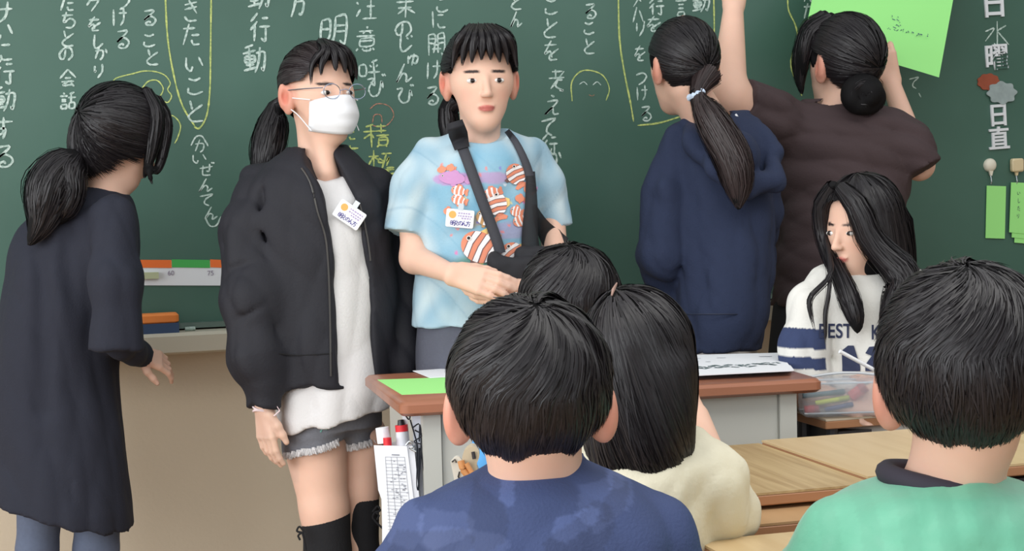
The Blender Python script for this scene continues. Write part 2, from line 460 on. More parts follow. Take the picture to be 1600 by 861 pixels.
def zl_fn(tab):
    ys, zs = zip(*tab); return lambda y: np.interp(y, ys, zs)
HL_SHORT = [(-.12, -.072), (-.07, -.07), (-.045, -.05), (-.03, .0), (-.018, .034), (.012, .034), (.022, .0), (.034, -.005), (.045, .045), (.12, .035)]
HL_TIED = [(-.12, -.085), (-.05, -.065), (-.035, -.02), (-.025, .03), (.01, .034), (.02, -.012), (.032, -.012), (.05, .055), (.12, .075)]
HL_LONG = [(-.12, -.11), (.0, -.11), (.02, -.10), (.04, -.06), (.055, .035), (.12, .045)]
def hair_cap(H, env, line, parent, n=5000, crown=(0, -.45, 1), length=(.5, 1.1), K=8, rad=.0009, lift=.007, seed=1, drift=.25, center=(0, -.012, .033),
             wob=.012, part='hair', whorl=0.0, low=None, ex=2.0, thin=1.0, cols=None):
    """solid dark base under a coat of combed strands, running from the crown (or the hair tie) over the head to the hair line"""
    env = np.asarray(env); c0 = np.asarray(center); zl = zl_fn(line)
    cr = np.asarray(crown, float); cr /= np.linalg.norm(cr)
    a1 = np.cross(cr, [1, 0, 0]); a1 /= np.linalg.norm(a1); a2 = np.cross(cr, a1)
    g = np.random.default_rng(seed); ph = g.uniform(0, 6.28, 12)
    def surf(d): # d (...,3) unit -> envelope point
        r = 1/np.sqrt(((d/env)**2).sum(-1, keepdims=True))
        if low:
            r2 = 1/(np.abs(d[..., 0:1]/env[0])**ex+np.abs(d[..., 1:2]/env[1])**ex+np.abs(d[..., 2:3]/low)**ex)**(1/ex)
            k_ = np.clip(-d[..., 2:3]/.25, 0, 1); r = r*(1-k_)+r2*k_
        az = np.arctan2(d@a2, d@a1)[..., None]; pl = np.arccos(np.clip(d@cr, -1, 1))[..., None]
        r = r*(1+wob*(np.sin(5*az+2*pl+ph[0])+.7*np.sin(9*az-3*pl+ph[1])+.5*np.sin(15*az+4*pl+ph[2])))
        return c0+d*r
    # base
    na, nb = 72, 44; th = np.linspace(0, math.pi, nb); az = np.linspace(0, 2*math.pi, na, endpoint=False)
    TH, AZ = np.meshgrid(th, az, indexing='ij')
    d = np.sin(TH)[..., None]*(np.cos(AZ)[..., None]*np.array([1, 0, 0])+np.sin(AZ)[..., None]*np.array([0, 1, 0]))+np.cos(TH)[..., None]*np.array([0, 0, 1])
    p = surf(d); mk = np.clip((p[..., 2]-zl(p[..., 1]))/.012+.5, 0, 1)[..., None]
    q = c0+(p-c0)*(.72+.245*mk)
    V = H.c+H.s*(q.reshape(-1, 3)@H.R.T)
    idx = np.arange(nb*na).reshape(nb, na)
    F = np.stack([idx[:-1], np.roll(idx[:-1], -1, 1), np.roll(idx[1:], -1, 1), idx[1:]], -1).reshape(-1, 4)
    base = put(part, raw_mesh(part, V, F, M_hairb, True), parent)
    # strands
    a = g.uniform(0, 2*math.pi, n); phis = np.linspace(0, 2.9, 120)
    def dirs(a_, phi): return (np.sin(phi)[..., None]*(np.cos(a_)[..., None]*a1+np.sin(a_)[..., None]*a2)+np.cos(phi)[..., None]*cr)
    A_, PH_ = np.broadcast_arrays(a[:, None], phis[None, :]); pp = surf(dirs(A_, PH_))
    bad = pp[..., 2] < zl(pp[..., 1]); bad[:, :4] = False
    e = np.where(bad.any(1), bad.argmax(1), len(phis)-1); phe = phis[e]+g.normal(0, .035, n)
    s0 = phe*np.sqrt(g.random(n)); ln = g.uniform(*length, n); s1 = np.minimum(s0+ln, phe); s0 = np.maximum(s1-ln, 0.0)
    t = np.linspace(0, 1, K)[None, :]; ph_ = s0[:, None]+(s1-s0)[:, None]*t
    # clumping: neighbouring strands drift together
    cl = np.sin(a*23+ph[3])*.05+np.sin(a*11+ph[4])*.04
    aa = a[:, None]+(g.normal(0, drift, n)[:, None]*.22+cl[:, None])*t+whorl*(1-np.minimum(ph_/1.2, 1))
    q = surf(dirs(aa, ph_)); rel = q-c0
    off = (g.random(n)[:, None]*.022-.012)+lift*8*g.random(n)[:, None]**2*t**2*.5
    q = c0+rel*(1+off[..., None])
    Wp = H.c+H.s*(q@H.R.T)
    r = rad*np.array([.8]+[1]*(K-3)+[.7, .15])*thin
    ob = strands(Wp, r*1.25, 'hair_strands', base, cols=None if cols is None else np.tile(cols, (n, 1)), out=Wp-(H.c+H.s*(H.R@c0)))
    return base, surf, dirs
def guide_strands(guides, n, parent, name='hair_strands', spread=.012, rad=.0009, K=14, seed=3, taper=.35, base=True, flat=1.0, cols=None):
    """guides: list of polylines [(point, radius)...] ; strands scatter in the radius around each"""
    g = np.random.default_rng(seed); P_ = []; O_ = []; allp = []
    for pts in guides:
        Q = np.array([p for p, r in pts], float); Rr = np.array([r for p, r in pts], float)
        t = np.linspace(0, 1, len(Q)); tt = np.linspace(0, 1, K)
        HH = hermite(np.column_stack([t, Q, Rr]), K); c = HH[:, 1:4]; rr = HH[:, 4]
        T = np.gradient(c, axis=0); T /= np.linalg.norm(T, axis=1, keepdims=True)+1e-9
        A = np.cross(T, CF); A /= np.linalg.norm(A, axis=1, keepdims=True)+1e-9; B = np.cross(T, A)
        m = n//len(guides); u = g.uniform(0, 6.283, m); w = g.uniform(.82, 1.08, m)
        wob = g.normal(0, .12, (m, 1))*np.sin(tt*6+g.uniform(0, 6, (m, 1)))
        ox = (np.cos(u)*w)[:, None]+wob; oy = (np.sin(u)*w)[:, None]+wob
        end = 1-g.uniform(0, .18, m)[:, None]; ti = tt[None, :]*end*(K-1); i0 = np.clip(ti.astype(int), 0, K-2); fr = ti-i0
        cc = c[i0]*(1-fr[..., None])+c[i0+1]*fr[..., None]; r_ = rr[i0]*(1-fr)+rr[i0+1]*fr
        o_ = A[i0]*(ox*r_)[..., None]+B[i0]*(oy*r_*flat)[..., None]; P_.append(cc+o_); O_.append(o_)
        if base: allp += [cap(c[i], c[i+1], rr[i]*.9, rr[i+1]*.9, .01) for i in range(0, K-1)]
    pth = np.concatenate(P_)
    root = parent
    if base:
        V, F = sdf(allp, .005); root = put(name.replace('_strands', ''), raw_mesh(name, V, F, M_hairb, True), parent)
    strands(pth, rad*1.3*np.array([1]*(K-2)+[.7, .2]), 'hair_strands', root, out=np.concatenate(O_), cols=None if cols is None else np.tile(cols, (len(pth), 1)))
    return root

def body(prims, heads, regions, parent, paint=None, name='body'):
    Vs, Fs, off = [], [], 0
    for (lo, hi, h) in regions:
        V, F = sdf(prims, h, None, lo, hi)
        if len(V) == 0: continue
        Vs.append(V); Fs.append(F+off); off += len(V)
    V = np.concatenate(Vs); F = np.concatenate(Fs)
    C = np.tile(SKIN, (len(V), 1))
    if heads is not None:
        near = np.linalg.norm(V-heads.c, axis=1) < .16; C[near] = heads.paint(V[near])
    if paint is not None: C = paint(V, C)
    return put(name, raw_mesh(name, V, F, M_skin, True, C), parent)
def around(pts, pad):
    pts = np.array(pts); return pts.min(0)-pad, pts.max(0)+pad
def floor_pt(px, py, Z, z=.04):
    q = P(px, py, Z); q = q.copy(); q[2] = z; return q
def down(p, z): q = np.array(p, float); q[2] = z; return q

# ------------------------------------------------------------------ setting
BY = 4.48
m_wall = mat('wall_paint', (214, 198, 174), rough=.8, noise=.06, nscale=2.5, bump=.15, bscale=90)
m_floor = wood('floor_wood', (150, 118, 84), (176, 140, 100), 10, 'x', .4)
MB().box((1.5, BY+.11, 1.5), (5.5, .06, 1.5)).build('wall_front', m_wall, kind='structure')
MB().box((1.5, 1.0, -.05), (5.5, 3.6, .05)).build('floor', m_floor, kind='structure')
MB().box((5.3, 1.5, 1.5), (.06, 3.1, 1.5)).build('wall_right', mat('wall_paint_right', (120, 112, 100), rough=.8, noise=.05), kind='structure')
MB().box((1.5, BY+.035, .05), (5.3, .012, .05)).build('baseboard_front', mat('baseboard', (96, 74, 58), rough=.5), kind='structure')

# blackboard
m_board = mat('board_green', (64, 98, 85), rough=.38, spec=.55, col2=(72, 107, 94), nscale=2.2, bump=.03, bscale=200)
zt = on_y(285, 512, BY-.03)[2]
bb = thing('blackboard', (1.3, BY, zt), 'long green chalkboard covered in white and yellow chalk writing', 'blackboard')
MB().box((1.45, BY+.02, (zt+2.4)/2), (3.2, .02, (2.4-zt)/2)).build('board_panel', m_board, bb)
MB().box((1.45, BY-.012, zt+.004), (3.2, .012, .007)).build('bottom_rail', mat('rail', (120, 140, 132), rough=.35, metal=.6), bb)
tz = zt-.008
MB().prism([(-1.9, BY+.04, tz), (-1.9, BY-.085, tz), (-1.9, BY-.095, tz-.008), (-1.9, BY-.095, tz-.05), (-1.9, BY-.085, tz-.056), (-1.9, BY+.04, tz-.056)], (6.6, 0, 0)).build('chalk_tray', mat('tray', (196, 190, 172), rough=.5), bb, label='pale beige chalk tray')

# chalk handwriting: each glyph a set of pen strokes on a 0..10 grid
G = {'こ': '225382 26285998', 'と': '3044 9245274999', 'る': '2181265485977949385768', 'け': '1119 4393 707659', 'た': '1272 4019 5595 576999',
 'ち': '1282 402664967939', 'の': '5247281542829669', 'し': '30375996', 'か': '13636749 4018 8295', 'り': '212534 707549', 'き': '2281 2483 4086 274989',
 'い': '12163846 7296', 'ぜ': '1493 717656 32385989 8091 90a1', 'ん': '501945666997', 'て': '1291544779', 'じ': '30375996 6273 8192',
 'ゅ': '3438 3654857857 6359', 'び': '12422649788396 8091 90a1', 'に': '1119 4383 475999', 'を': '1282 50164558 94474989', 'え': '4061 238319566999',
 'つ': '1362947739', 'す': '1292 505637356559', 'グ': '3105 328239 8091 90a1', 'サ': '1393 3036 706629', 'ハ': '4019 6299', 'リ': '2126 807549',
 'メ': '8019 3376', '行': '4013 4316 343a 6292 55a5 858a69', '動': '5011 0362 1454561614 1555 3139 1757 0968 63a39988 81765a',
 '会': '5005 50a5 3575 1797 572989 789a', '話': '2031 0252 1444 1545 1747491917 9061 53a3 7176 6696996966', '方': '5052 02a2 42361a 45857959',
 '明': '1242481812 1545 61675a 61a1aa89 64a4 66a6', '注': '1021 0314 0926 5061 4292 5595 3aaa 727a', '意': '5051 1282 3342 7362 0494 2585882825 2686 190a 394a7a79 5859 899a',
 '呼': '0232360602 9061 5263 9283 45a5 707a59', '積': '4011 0353 303a 3406 3446 5191 7074 5393 55a5 6696996966 6797 695a 899a',
 '極': '0343 202a 2307 2345 5292 725a 44664644 768478 79a9 4aaa', '末': '0292 1585 505a 5518 55a8', '開': '000a 00404404 0242 60a0aa89 6064a4 62a2 3575 2787 4539 6569',
 '考': '2181 4044 0494 9119 5585 55488a6a', '言': '5051 1292 3474 3676 38787a3a38', '水': '505a49 144318 8254 549a', '︵': '093373a9', '︶': '013777a1', '、': '3368',
 '的': '3020 1242481812 1545 6051 6292998879? 6475', '前': '2031 7061 0292 1414 1a? 14'}
G['的'] = '3011 0242480802 0545 6051 62929a79 6475'
def hexv(c): return int(c, 16)
def smooth(pts, sub=4):
    pts = np.asarray(pts, float)
    if len(pts) < 3: return np.array([pts[0]*(1-t)+pts[-1]*t for t in np.linspace(0, 1, sub+1)])
    out = []
    E = np.vstack([2*pts[0]-pts[1], pts, 2*pts[-1]-pts[-2]])
    for i in range(1, len(E)-2):
        for t in np.linspace(0, 1, sub, endpoint=False):
            a, b, c, d = E[i-1:i+3]
            out.append(.5*((2*b)+(-a+c)*t+(2*a-5*b+4*c-d)*t*t+(-a+3*b-3*c+d)*t**3))
    out.append(pts[-1]); return np.array(out)
def ribbon(px, w, V, F, Y=BY-.0012):
    """chalk line through board points given where the photo shows them"""
    Y = Y-.00005*(len(F) % 97/12); Q = np.array([on_y(a, b, Y) for a, b in px]); T = np.gradient(Q, axis=0); T /= np.linalg.norm(T, axis=1, keepdims=True)+1e-9
    N = np.stack([-T[:, 2], T[:, 1]*0, T[:, 0]], 1); n = len(Q); b = len(V)
    ww = w*(.75+.5*rng.random(n))[:, None]; ww[0] *= .6; ww[-1] *= .5
    V.extend(list(Q+N*ww)); V.extend(list(Q-N*ww))
    F.extend([(b+i, b+i+1, b+n+i+1, b+n+i) for i in range(n-1)])
m_chalk = mat('chalk_white', (206, 222, 214), rough=.9, col2=(150, 176, 166), nscale=160)
m_chalky = mat('chalk_yellow', (206, 216, 128), rough=.9, col2=(150, 172, 104), nscale=160)
m_chalkr = mat('chalk_red', (196, 132, 112), rough=.9, col2=(120, 110, 90), nscale=160)
def write(chars, m, w=.0026):
    V, F = [], []
    for ch, cx, cy, ww, hh in chars:
        sk = rng.normal(0, .04)
        for st in G[ch].split():
            pts = [(hexv(st[i]), hexv(st[i+1])) for i in range(0, len(st), 2)]
            s = smooth(pts, 5); x = cx+(s[:, 0]-5)/10*ww-(s[:, 1]-5)/10*hh*sk; y = cy+(s[:, 1]-5)/10*hh-(s[:, 0]-5)/10*ww*.06
            ribbon(list(zip(x, y)), w, V, F)
    put('chalk_writing', raw_mesh('chalk_writing', V, F, m, False), bb)
def draw(lines, m, w=.0022, name='chalk_drawing'):
    V, F = [], []
    for l in lines: ribbon([tuple(q) for q in smooth(l, 6)], w, V, F)
    put(name, raw_mesh(name, V, F, m, False), bb)
def colm(s, x, ys, w, h): return [(c, (x[i] if isinstance(x, (list, tuple)) else x), ys[i], w, h) for i, c in enumerate(s) if c != ' ']
write(colm('サいに行動する', 5, (22, 50, 78, 112, 155, 202, 245), 36, 38), m_chalk, .003)
write(colm('たちとの会話', (105, 107, 105, 103, 106, 106), (5, 32, 61, 84, 122, 158), 25, 27), m_chalk)
write(colm('グをしかり', (147, 148, 152, 158, 155), (8, 38, 66, 84, 112), 23, 24), m_chalk)
write(colm('つける', (192, 188, 191), (2, 27, 62), 26, 32), m_chalk)
write(colm('ること', (233, 233, 237), (28, 62, 90), 25, 27), m_chalk)
write(colm('きたいこと', (298, 299, 304, 304, 304), (18, 55, 100, 133, 175), 32, 36), m_chalk, .0028)
write(colm('︵かいぜんてん︶', (311, 315, 312, 322, 322, 322, 330, 333), (218, 229, 248, 265, 290, 313, 334, 348), 25, 22), m_chalk, .002)
write(colm('動行動', (404, 405, 397), (-8, 42, 92), 34, 44), m_chalk, .0032)
write([('方', 466, 3, 28, 46), ('明', 519, 45, 42, 46)], m_chalk, .0032)
write(colm('注意呼び', (573, 573, 578, 586), (10, 60, 113, 135), 32, 38), m_chalk, .0026)
write(colm('末のじゅんび', (634, 630, 632, 644, 632, 632), (12, 45, 68, 90, 115, 148), 30, 31), m_chalk, .0027)
write(colm('こに開ける', (690, 686, 682, 678, 675), (6, 30, 70, 110, 150), 24, 32), m_chalk, .0026)
write(colm('とん', (806, 807), (4, 31), 22, 26), m_chalk)
write(colm('ことを考えて行か', (861, 859, 862, 871, 863, 857, 858, 866), (9, 45, 80, 125, 165, 199, 225, 248), 27, 33), m_chalk, .0027)
write(colm('ること', (922, 920, 920), (18, 43, 73), 22, 26), m_chalk, .0026)
write(colm('メハリをつける', (998, 997, 1001, 1000, 1002, 1004, 1009), (0, 24, 46, 84, 122, 146, 178), 20, 26), m_chalk, .0024)
write(colm('行を', (1025, 1022), (10, 38), 26, 26), m_chalk, .0026)
write(colm('言', (1064,), (10,), 22, 30), m_chalk); write(colm('動', (1095,), (6,), 26, 26), m_chalk)
write(colm('たた', (1265, 1265), (-8, 18), 22, 26), m_chalk)
write([('て', 1428, 130, 18, 22), ('、', 1438, 148, 12, 14)], m_chalk, .002)
write([('水', 1558, 52, 46, 38)], m_chalk, .0024)
write([('に', 548, 210, 18, 18), ('方', 547, 240, 26, 26), ('積', 588, 212, 40, 36), ('極', 596, 250, 40, 32), ('的', 604, 282, 34, 30)], m_chalky, .0024)
draw([[(258, -10), (262, 60), (272, 120), (285, 165), (305, 198)], [(330, -10), (329, 80), (328, 140), (323, 180), (312, 200), (303, 198)]], m_chalky)
draw([[(173, 132), (182, 122), (208, 115), (225, 111), (243, 112), (258, 118), (266, 130), (262, 140), (268, 150), (262, 160), (252, 156)],
      [(222, 138), (232, 127), (246, 126), (255, 138), (250, 150), (240, 155)], [(255, 178), (272, 182), (282, 196), (278, 214), (273, 224)]], m_chalky, .0016)
draw([[(894, 158), (893, 130), (905, 113), (922, 110), (942, 118), (952, 138), (947, 157)]], m_chalky, .0018)
draw([[(905, 132), (912, 128), (918, 133)], [(926, 133), (933, 128), (939, 133)], [(262, 200), (262, 206)]], m_chalk, .0014)
draw([[(920, 148), (925, 150), (929, 148)], [(251, 215), (258, 218), (264, 214)], [(577, 195), (600, 198), (615, 182), (608, 166), (590, 162), (578, 170)], [(582, 192), (585, 180), (595, 180), (597, 192)]], m_chalkr, .0014)
draw([[(966, -10), (968, 60), (975, 110), (985, 160), (990, 190)], [(996, 196), (1030, 192), (1070, 180)], [(1115, -10), (1116, 40), (1115, 80)],
      [(1231, -10), (1232, 15), (1243, 40), (1246, 62), (1238, 85), (1236, 105), (1245, 130), (1253, 150)]], m_chalky, .0024)

# ------------------------------------------------------------------ things on and under the board
m_green = mat('green_paper', (164, 240, 140), rough=.8)
m_white = mat('white_paper', (240, 242, 246), rough=.7)
m_ink = mat('ink', (60, 66, 90), rough=.8)
def flat_poly(name, pix, Y, thick, m, parent=None, **k):
    Q = [on_y(a, b, Y) for a, b in pix]; return MB().prism(Q, (0, thick, 0)).build(name, m, parent, **k)
def bar(name, x0, y0, x1, y1, half_h, Y, thick, m, parent=None, **k):
    a, b = on_y(x0, y0, Y), on_y(x1, y1, Y); h = np.array([0, 0, half_h])
    return MB().prism([a-h, b-h, b+h, a+h], (0, thick, 0)).build(name, m, parent, **k)
t = thing('magnetic_ruler', on_y(280, 447, BY), 'white magnetic ruler strip with orange and green segments stuck low on the chalkboard', 'ruler')
bar('strip', 120, 426, 352, 427, .033, BY-.004, .0035, mat('ruler_white', (232, 236, 240), rough=.4), t)
for (a, b, c) in ((120, 268, (240, 118, 50)), (268.6, 328, (70, 176, 84)), (328.6, 352, (240, 118, 50))):
    bar('colour_segment', a, 411.5, b, 412.5, .0105, BY-.0055, .002, mat('seg%d' % c[0], c, rough=.5), t)
def text(s, px, py, size, m, Y, name='printed_text', parent=None, rot=0, off=0.0, ext=.0004, **k):
    cu = bpy.data.curves.new(name, 'FONT'); cu.body = s; cu.size = size; cu.align_x = 'CENTER'; cu.align_y = 'CENTER'; cu.extrude = ext; cu.offset = off
    tmp = bpy.data.objects.new(name, cu); COL.objects.link(tmp)
    dg = bpy.context.evaluated_depsgraph_get(); me = bpy.data.meshes.new_from_object(tmp.evaluated_get(dg)); me.name = name
    bpy.data.objects.remove(tmp); me.materials.clear(); me.materials.append(m)
    c = on_y(px, py, Y) if Y is not None else np.zeros(3)
    me.transform(Matrix.Translation(Vector(c)) @ Matrix.Rotation(math.radians(90), 4, 'X') @ Matrix.Rotation(rot, 4, 'Z'))
    return put(name, me, parent, **k) if name else me
text('60', 267, 427, .018, mat('ruler_ink', (150, 140, 160)), BY-.0048, parent=t); text('75', 329, 427, .018, MATS['ruler_ink'], BY-.0048, parent=t)
t = thing('chalkboard_eraser', on_y(247, 512, BY-.06), 'orange topped chalkboard eraser with blue felt lying on the tray', 'eraser')
c = on_y(245, 507, BY-.055); c[2] = tz
ax = np.array([[1, 0, 0], [0, 1, 0], [0, 0, 1.]])
MB().box(c+(0, 0, .013), (.055, .026, .013), None, 0).build('felt_pad', mat('felt_blue', (60, 80, 112), rough=.9), t)
MB().box(c+(0, 0, .038), (.056, .027, .013), ax, .01).build('handle', mat('eraser_orange', (240, 140, 66), rough=.6, bump=.2), t, smooth=True)
o = MB().tube([on_y(289, 513, BY-.05)*[1, 1, 0]+[0, 0, tz+.006], on_y(305, 513, BY-.05)*[1, 1, 0]+[0, 0, tz+.006]], .0055, 10).build('chalk_stick', m_chalk, None, label='short white chalk stick on the tray beside the eraser', cat='chalk')
bar('magnet_bar', 214, 431, 248, 430.5, .0085, BY-.014, .0095, mat('magnet_green', (188, 196, 158), rough=.5), None, label='pale green magnet bar on the white ruler', cat='magnet')
m_mag = mat('magnet_letter', (226, 230, 234), rough=.5)
for ch, x, y, sz, lb in (('日', 1553, 8, .095, 'white letter magnet 日 at the top of the day column'), ('曜', 1557, 92, .085, 'white letter magnet 曜 below the chalked 水'),
                         ('日', 1560, 182, .075, 'white letter magnet 日 below the weather magnets'), ('直', 1561, 219, .075, 'white letter magnet 直 just above the clip magnets')):
    text(ch, x, y, sz, m_mag, BY-.004, 'letter_magnet', None, rot=.05, off=.0014, ext=.003, label=lb, cat='magnet', group=None)
def blob(cx, cy, rx, ry, n, amp, ph): return [(cx+(rx*(1+amp*math.cos(n*a+ph)))*math.cos(a), cy+(ry*(1+amp*math.cos(n*a+ph)))*math.sin(a)) for a in [i*2*math.pi/72 for i in range(72)]]
flat_poly('sun_magnet', blob(1545, 128, 17, 13, 9, .05, 0), BY-.005, .004, mat('sun_red', (150, 76, 52), rough=.8, noise=.2, nscale=40), label='brown red sun shaped weather magnet beside the cloud', cat='magnet')
flat_poly('cloud_magnet', blob(1566, 145, 22, 17, 8, .09, .6), BY-.009, .004, mat('cloud_grey', (152, 166, 166), rough=.8, noise=.25, nscale=50), label='grey cloud shaped weather magnet below the sun', cat='magnet')
for (x, y, shape, c, pts, lb) in ((1549, 258, 'round', (232, 226, 208), [(1542, 290), (1572, 291), (1570, 373), (1540, 372)], 'round'), (1589, 258, 'square', (222, 204, 164), [(1580, 285), (1612, 286), (1610, 366), (1577, 363)], 'square')):
    t = thing('clip_magnet', on_y(x, y+14, BY), ('white round' if lb == 'round' else 'cream rounded square')+' clip magnet holding green paper slips on the board', 'magnet')
    cc = on_y(x, y, BY-.012); r = .0205
    mb = MB()
    if shape == 'round':
        V = []; F = []
        for i, (rr, yy) in enumerate(((1, .012), (1, .004), (.8, -.002), (.4, -.005), (.02, -.006))):
            for k in range(24): V.append(cc+np.array([rr*r*math.cos(k*math.pi/12), yy, rr*r*math.sin(k*math.pi/12)]))
        F = [(i*24+k, i*24+(k+1) % 24, (i+1)*24+(k+1) % 24, (i+1)*24+k) for i in range(4) for k in range(24)]+[tuple(range(96, 120))]
        mb.add(V, F)
    else: mb.box(cc, (r, r, .009), np.array([[1, 0, 0], [0, 0, 1.], [0, -1., 0]]), .007)
    mb.build('magnet_body', mat('mag'+lb, c, rough=.4), t, smooth=True)
    MB().prism([cc+[-.007, 0, -.017], cc+[.007, 0, -.017], cc+[.003, 0, -.032], cc+[-.003, 0, -.032]], (0, .006, 0)).build('clip', MATS['mag'+lb], t)
    MB().tube([cc+[0, .004, -.03], cc+[.001, .0, -.05], cc+[0, .003, -.058]], .0016, 6).build('hook', mat('steel', (190, 196, 200), rough=.3, metal=1), t)
    if lb == 'round': flat_poly('paper_slip', pts, BY-.006, .0015, m_green, None, label='single green paper slip hanging under the round magnet', cat='paper slip')
    else:
        for k in range(3):
            flat_poly('paper_slip', [(a+4*k, b+8*k) for a, b in pts], BY-.010+.002*k, .0012, m_green, None, label=('front green paper slip with writing under the square magnet', 'middle green paper slip of the bunch under the square magnet', 'rearmost lowest green paper slip under the square magnet')[k], cat='paper slip')
        write_t = [('い', 1592, 302, 5, 8), ('し', 1592, 314, 5, 8), ('た', 1592, 326, 5, 8), ('り', 1591, 338, 5, 8)]
        V, F = [], []
        for ch, cx, cy, ww, hh in write_t:
            for st in G[ch].split():
                s = smooth([(hexv(st[i]), hexv(st[i+1])) for i in range(0, len(st), 2)], 4); ribbon(list(zip(cx+(s[:, 0]-5)/10*ww, cy+(s[:, 1]-5)/10*hh)), .0007, V, F, BY-.0105)
        put('slip_writing', raw_mesh('slip_writing', V, F, m_ink, False), [o for o in COL.objects if o.name.startswith('paper_slip')][1])

# ------------------------------------------------------------------ lectern (teacher's desk)
LT = .742
A = on_z(625, 630, LT); B = on_z(1287, 592, LT)      # near edge of the top
ex = (B-A); wL = np.linalg.norm(ex[:2]); ex = np.array([ex[0], ex[1], 0])/wL
D_ = on_z(560, 586, LT); ey = np.array([-ex[1], ex[0], 0]); dL = (D_-A)@ey
m_lw = wood('lectern_wood', (148, 94, 70), (164, 108, 82), 14, 'x', .3)
m_edge = mat('lectern_edge', (150, 92, 70), rough=.3)
m_cream = mat('lectern_paint', (198, 198, 190), rough=.45)
axd = np.stack([ex, ey, [0, 0, 1.]])
lc = A+ex*wL/2+ey*dL/2
lect = thing('lectern', (lc[0], lc[1], 0), 'brown topped grey steel lectern in front of the blackboard', 'lectern')
c = lc.copy(); c[2] = LT-.014
MB().box(c, (wL/2, dL/2, .014), axd, .018).build('top', m_lw, lect, smooth=True)
iw = wL/2-.055; fr = ey*(-dL/2+.035)
def lbox(name, u, v, z, hu, hv, hz, m=None, par=None, bev=0, **k):
    q = lc+ex*u+ey*v; q[2] = z; return MB().box(q, (hu, hv, hz), axd, bev).build(name, m or m_cream, par or lect, **k)
lbox('front_panel', 0, -dL/2+.045, .375, iw, .006, .338)
for s in (-1, 1):
    lbox('corner_post', s*(iw-.012), -dL/2+.036, .37, .018, .008, .343)
    lbox('side_panel', s*(iw-.004), .02, .375, .006, dL/2-.04, .335)
for s in (-1, 1): lbox('seam', s*(iw-.032), -dL/2+.0375, .37, .0012, .002, .34, mat('seam', (150, 150, 142)))
lbox('shelf', 0, .04, .45, iw-.02, dL/2-.07, .01); lbox('foot_rail', 0, 0, .018, iw+.01, dL/2-.03, .018, mat('foot', (110, 106, 100)))
# papers on top
def sheet(name, pix, z, m, th=.0008, parent=None, **k):
    Q = [on_z(a, b, z) for a, b in pix]; return MB().prism(Q, (0, 0, th)).build(name, m, parent, **k)
sheet('green_paper', [(590, 594), (628, 617), (745, 612), (740, 589)], LT, m_green, .0012, label='light green sheet lying on the left end of the lectern', cat='paper')
sheet('white_paper', [(645, 580), (672, 591), (760, 586), (735, 574)], LT+.002, m_white, .0012, label='white sheet half covering the green sheet on the lectern', cat='paper')
pz = LT
pp = [(1060, 557), (1219, 553), (1239, 580), (1055, 589)]
t = thing('worksheet_pile', on_z(1150, 570, LT), 'thin pile of printed white worksheets on the right of the lectern', 'paper')
for k in range(5): sheet('worksheet', [(a+random.uniform(-2, 2), b+random.uniform(-.6, .6)) for a, b in pp], LT+.0026*k, m_white, .0022, t)
V, F = [], []
def zrib(pts, w, V, F, z):
    Q = np.array([on_z(a, b, z) for a, b in pts]); T = np.gradient(Q, axis=0); T /= np.linalg.norm(T, axis=1, keepdims=True)+1e-9
    N = np.stack([-T[:, 1], T[:, 0], T[:, 0]*0], 1); n = len(Q); b = len(V); V.extend(list(Q+N*w)); V.extend(list(Q-N*w)); F.extend([(b+i, b+i+1, b+n+i+1, b+n+i) for i in range(n-1)])
g = np.random.default_rng(4)
for x0, x1, y, w in ((1078, 1095, 560, .002), (1120, 1134, 559, .002), (1186, 1206, 557, .003), (1087, 1092, 565, .002), (1102, 1110, 565, .002)): zrib([(x0, y), (x1, y-.3)], w, V, F, LT+.0137)
put('printed_lines', raw_mesh('printed_lines', V, F, mat('grey_ink', (120, 126, 140)), False), t)
V, F = [], []
for j in range(26):
    x = 1080+j*5.3; y = 573-(x-1080)*.03+g.uniform(-2.5, 2.5)
    zrib([(x-6, y), (x, y+g.uniform(-1.5, 1.5)), (x+6, y+g.uniform(-1, 1))], g.uniform(.002, .006), V, F, LT+.0137)
put('printed_picture', raw_mesh('printed_picture', V, F, mat('grey_ink2', (112, 130, 132)), False), t)

# left end of the lectern: hanging file box with markers, clear pocket, wire hooks
Zh = 3.3
hb = P(620, 700, Zh); t = thing('file_holder', (hb[0], hb[1], .2), 'white file box with a printed list, hung on the left side of the lectern', 'file holder')
def quadbox(name, pix, Z, depth, m, parent, **k):
    Q = [P(a, b, Z) for a, b in pix]; return MB().prism(Q, fh*depth).build(name, m, parent, **k)
m_pl = mat('white_plastic', (228, 230, 236), rough=.4)
quadbox('box', [(597, 700), (647, 697), (664, 870), (597, 900)], Zh+.004, .07, m_pl, t)
quadbox('list_sheet', [(584, 696), (636, 697), (656, 860), (598, 862), (596, 780), (591, 766)], Zh, .002, m_white, t)
V, F = [], []
def prib(pts, w, Z, V, F):
    Q = np.array([P(a, b, Z) for a, b in pts]); T = np.gradient(Q, axis=0); T /= np.linalg.norm(T, axis=1, keepdims=True)+1e-9
    N = np.cross(T, CF); n = len(Q); b = len(V); V.extend(list(Q+N*w)); V.extend(list(Q-N*w)); F.extend([(b+i, b+i+1, b+n+i+1, b+n+i) for i in range(n-1)])
for k in range(26): prib([(602+.07*k*5*.6, 714+k*5.4), (632+.09*k*5*.9, 714.5+k*5.5)], .00035, Zh-.0012, V, F)
for q in (0, .3, .6, 1): prib([(602+30*q, 714), (611+36*q, 852)], .00035, Zh-.0012, V, F)
for k in range(70): x = g.uniform(606, 630); y = g.uniform(716, 845); prib([(x+(y-714)*.09, y), (x+(y-714)*.09+g.uniform(2, 4), y+.3)], .0008, Zh-.0014, V, F)
prib([(612, 710.5), (624, 711)], .001, Zh-.0014, V, F)
put('printed_list', raw_mesh('printed_list', V, F, mat('grey_ink3', (140, 142, 152)), False), t)
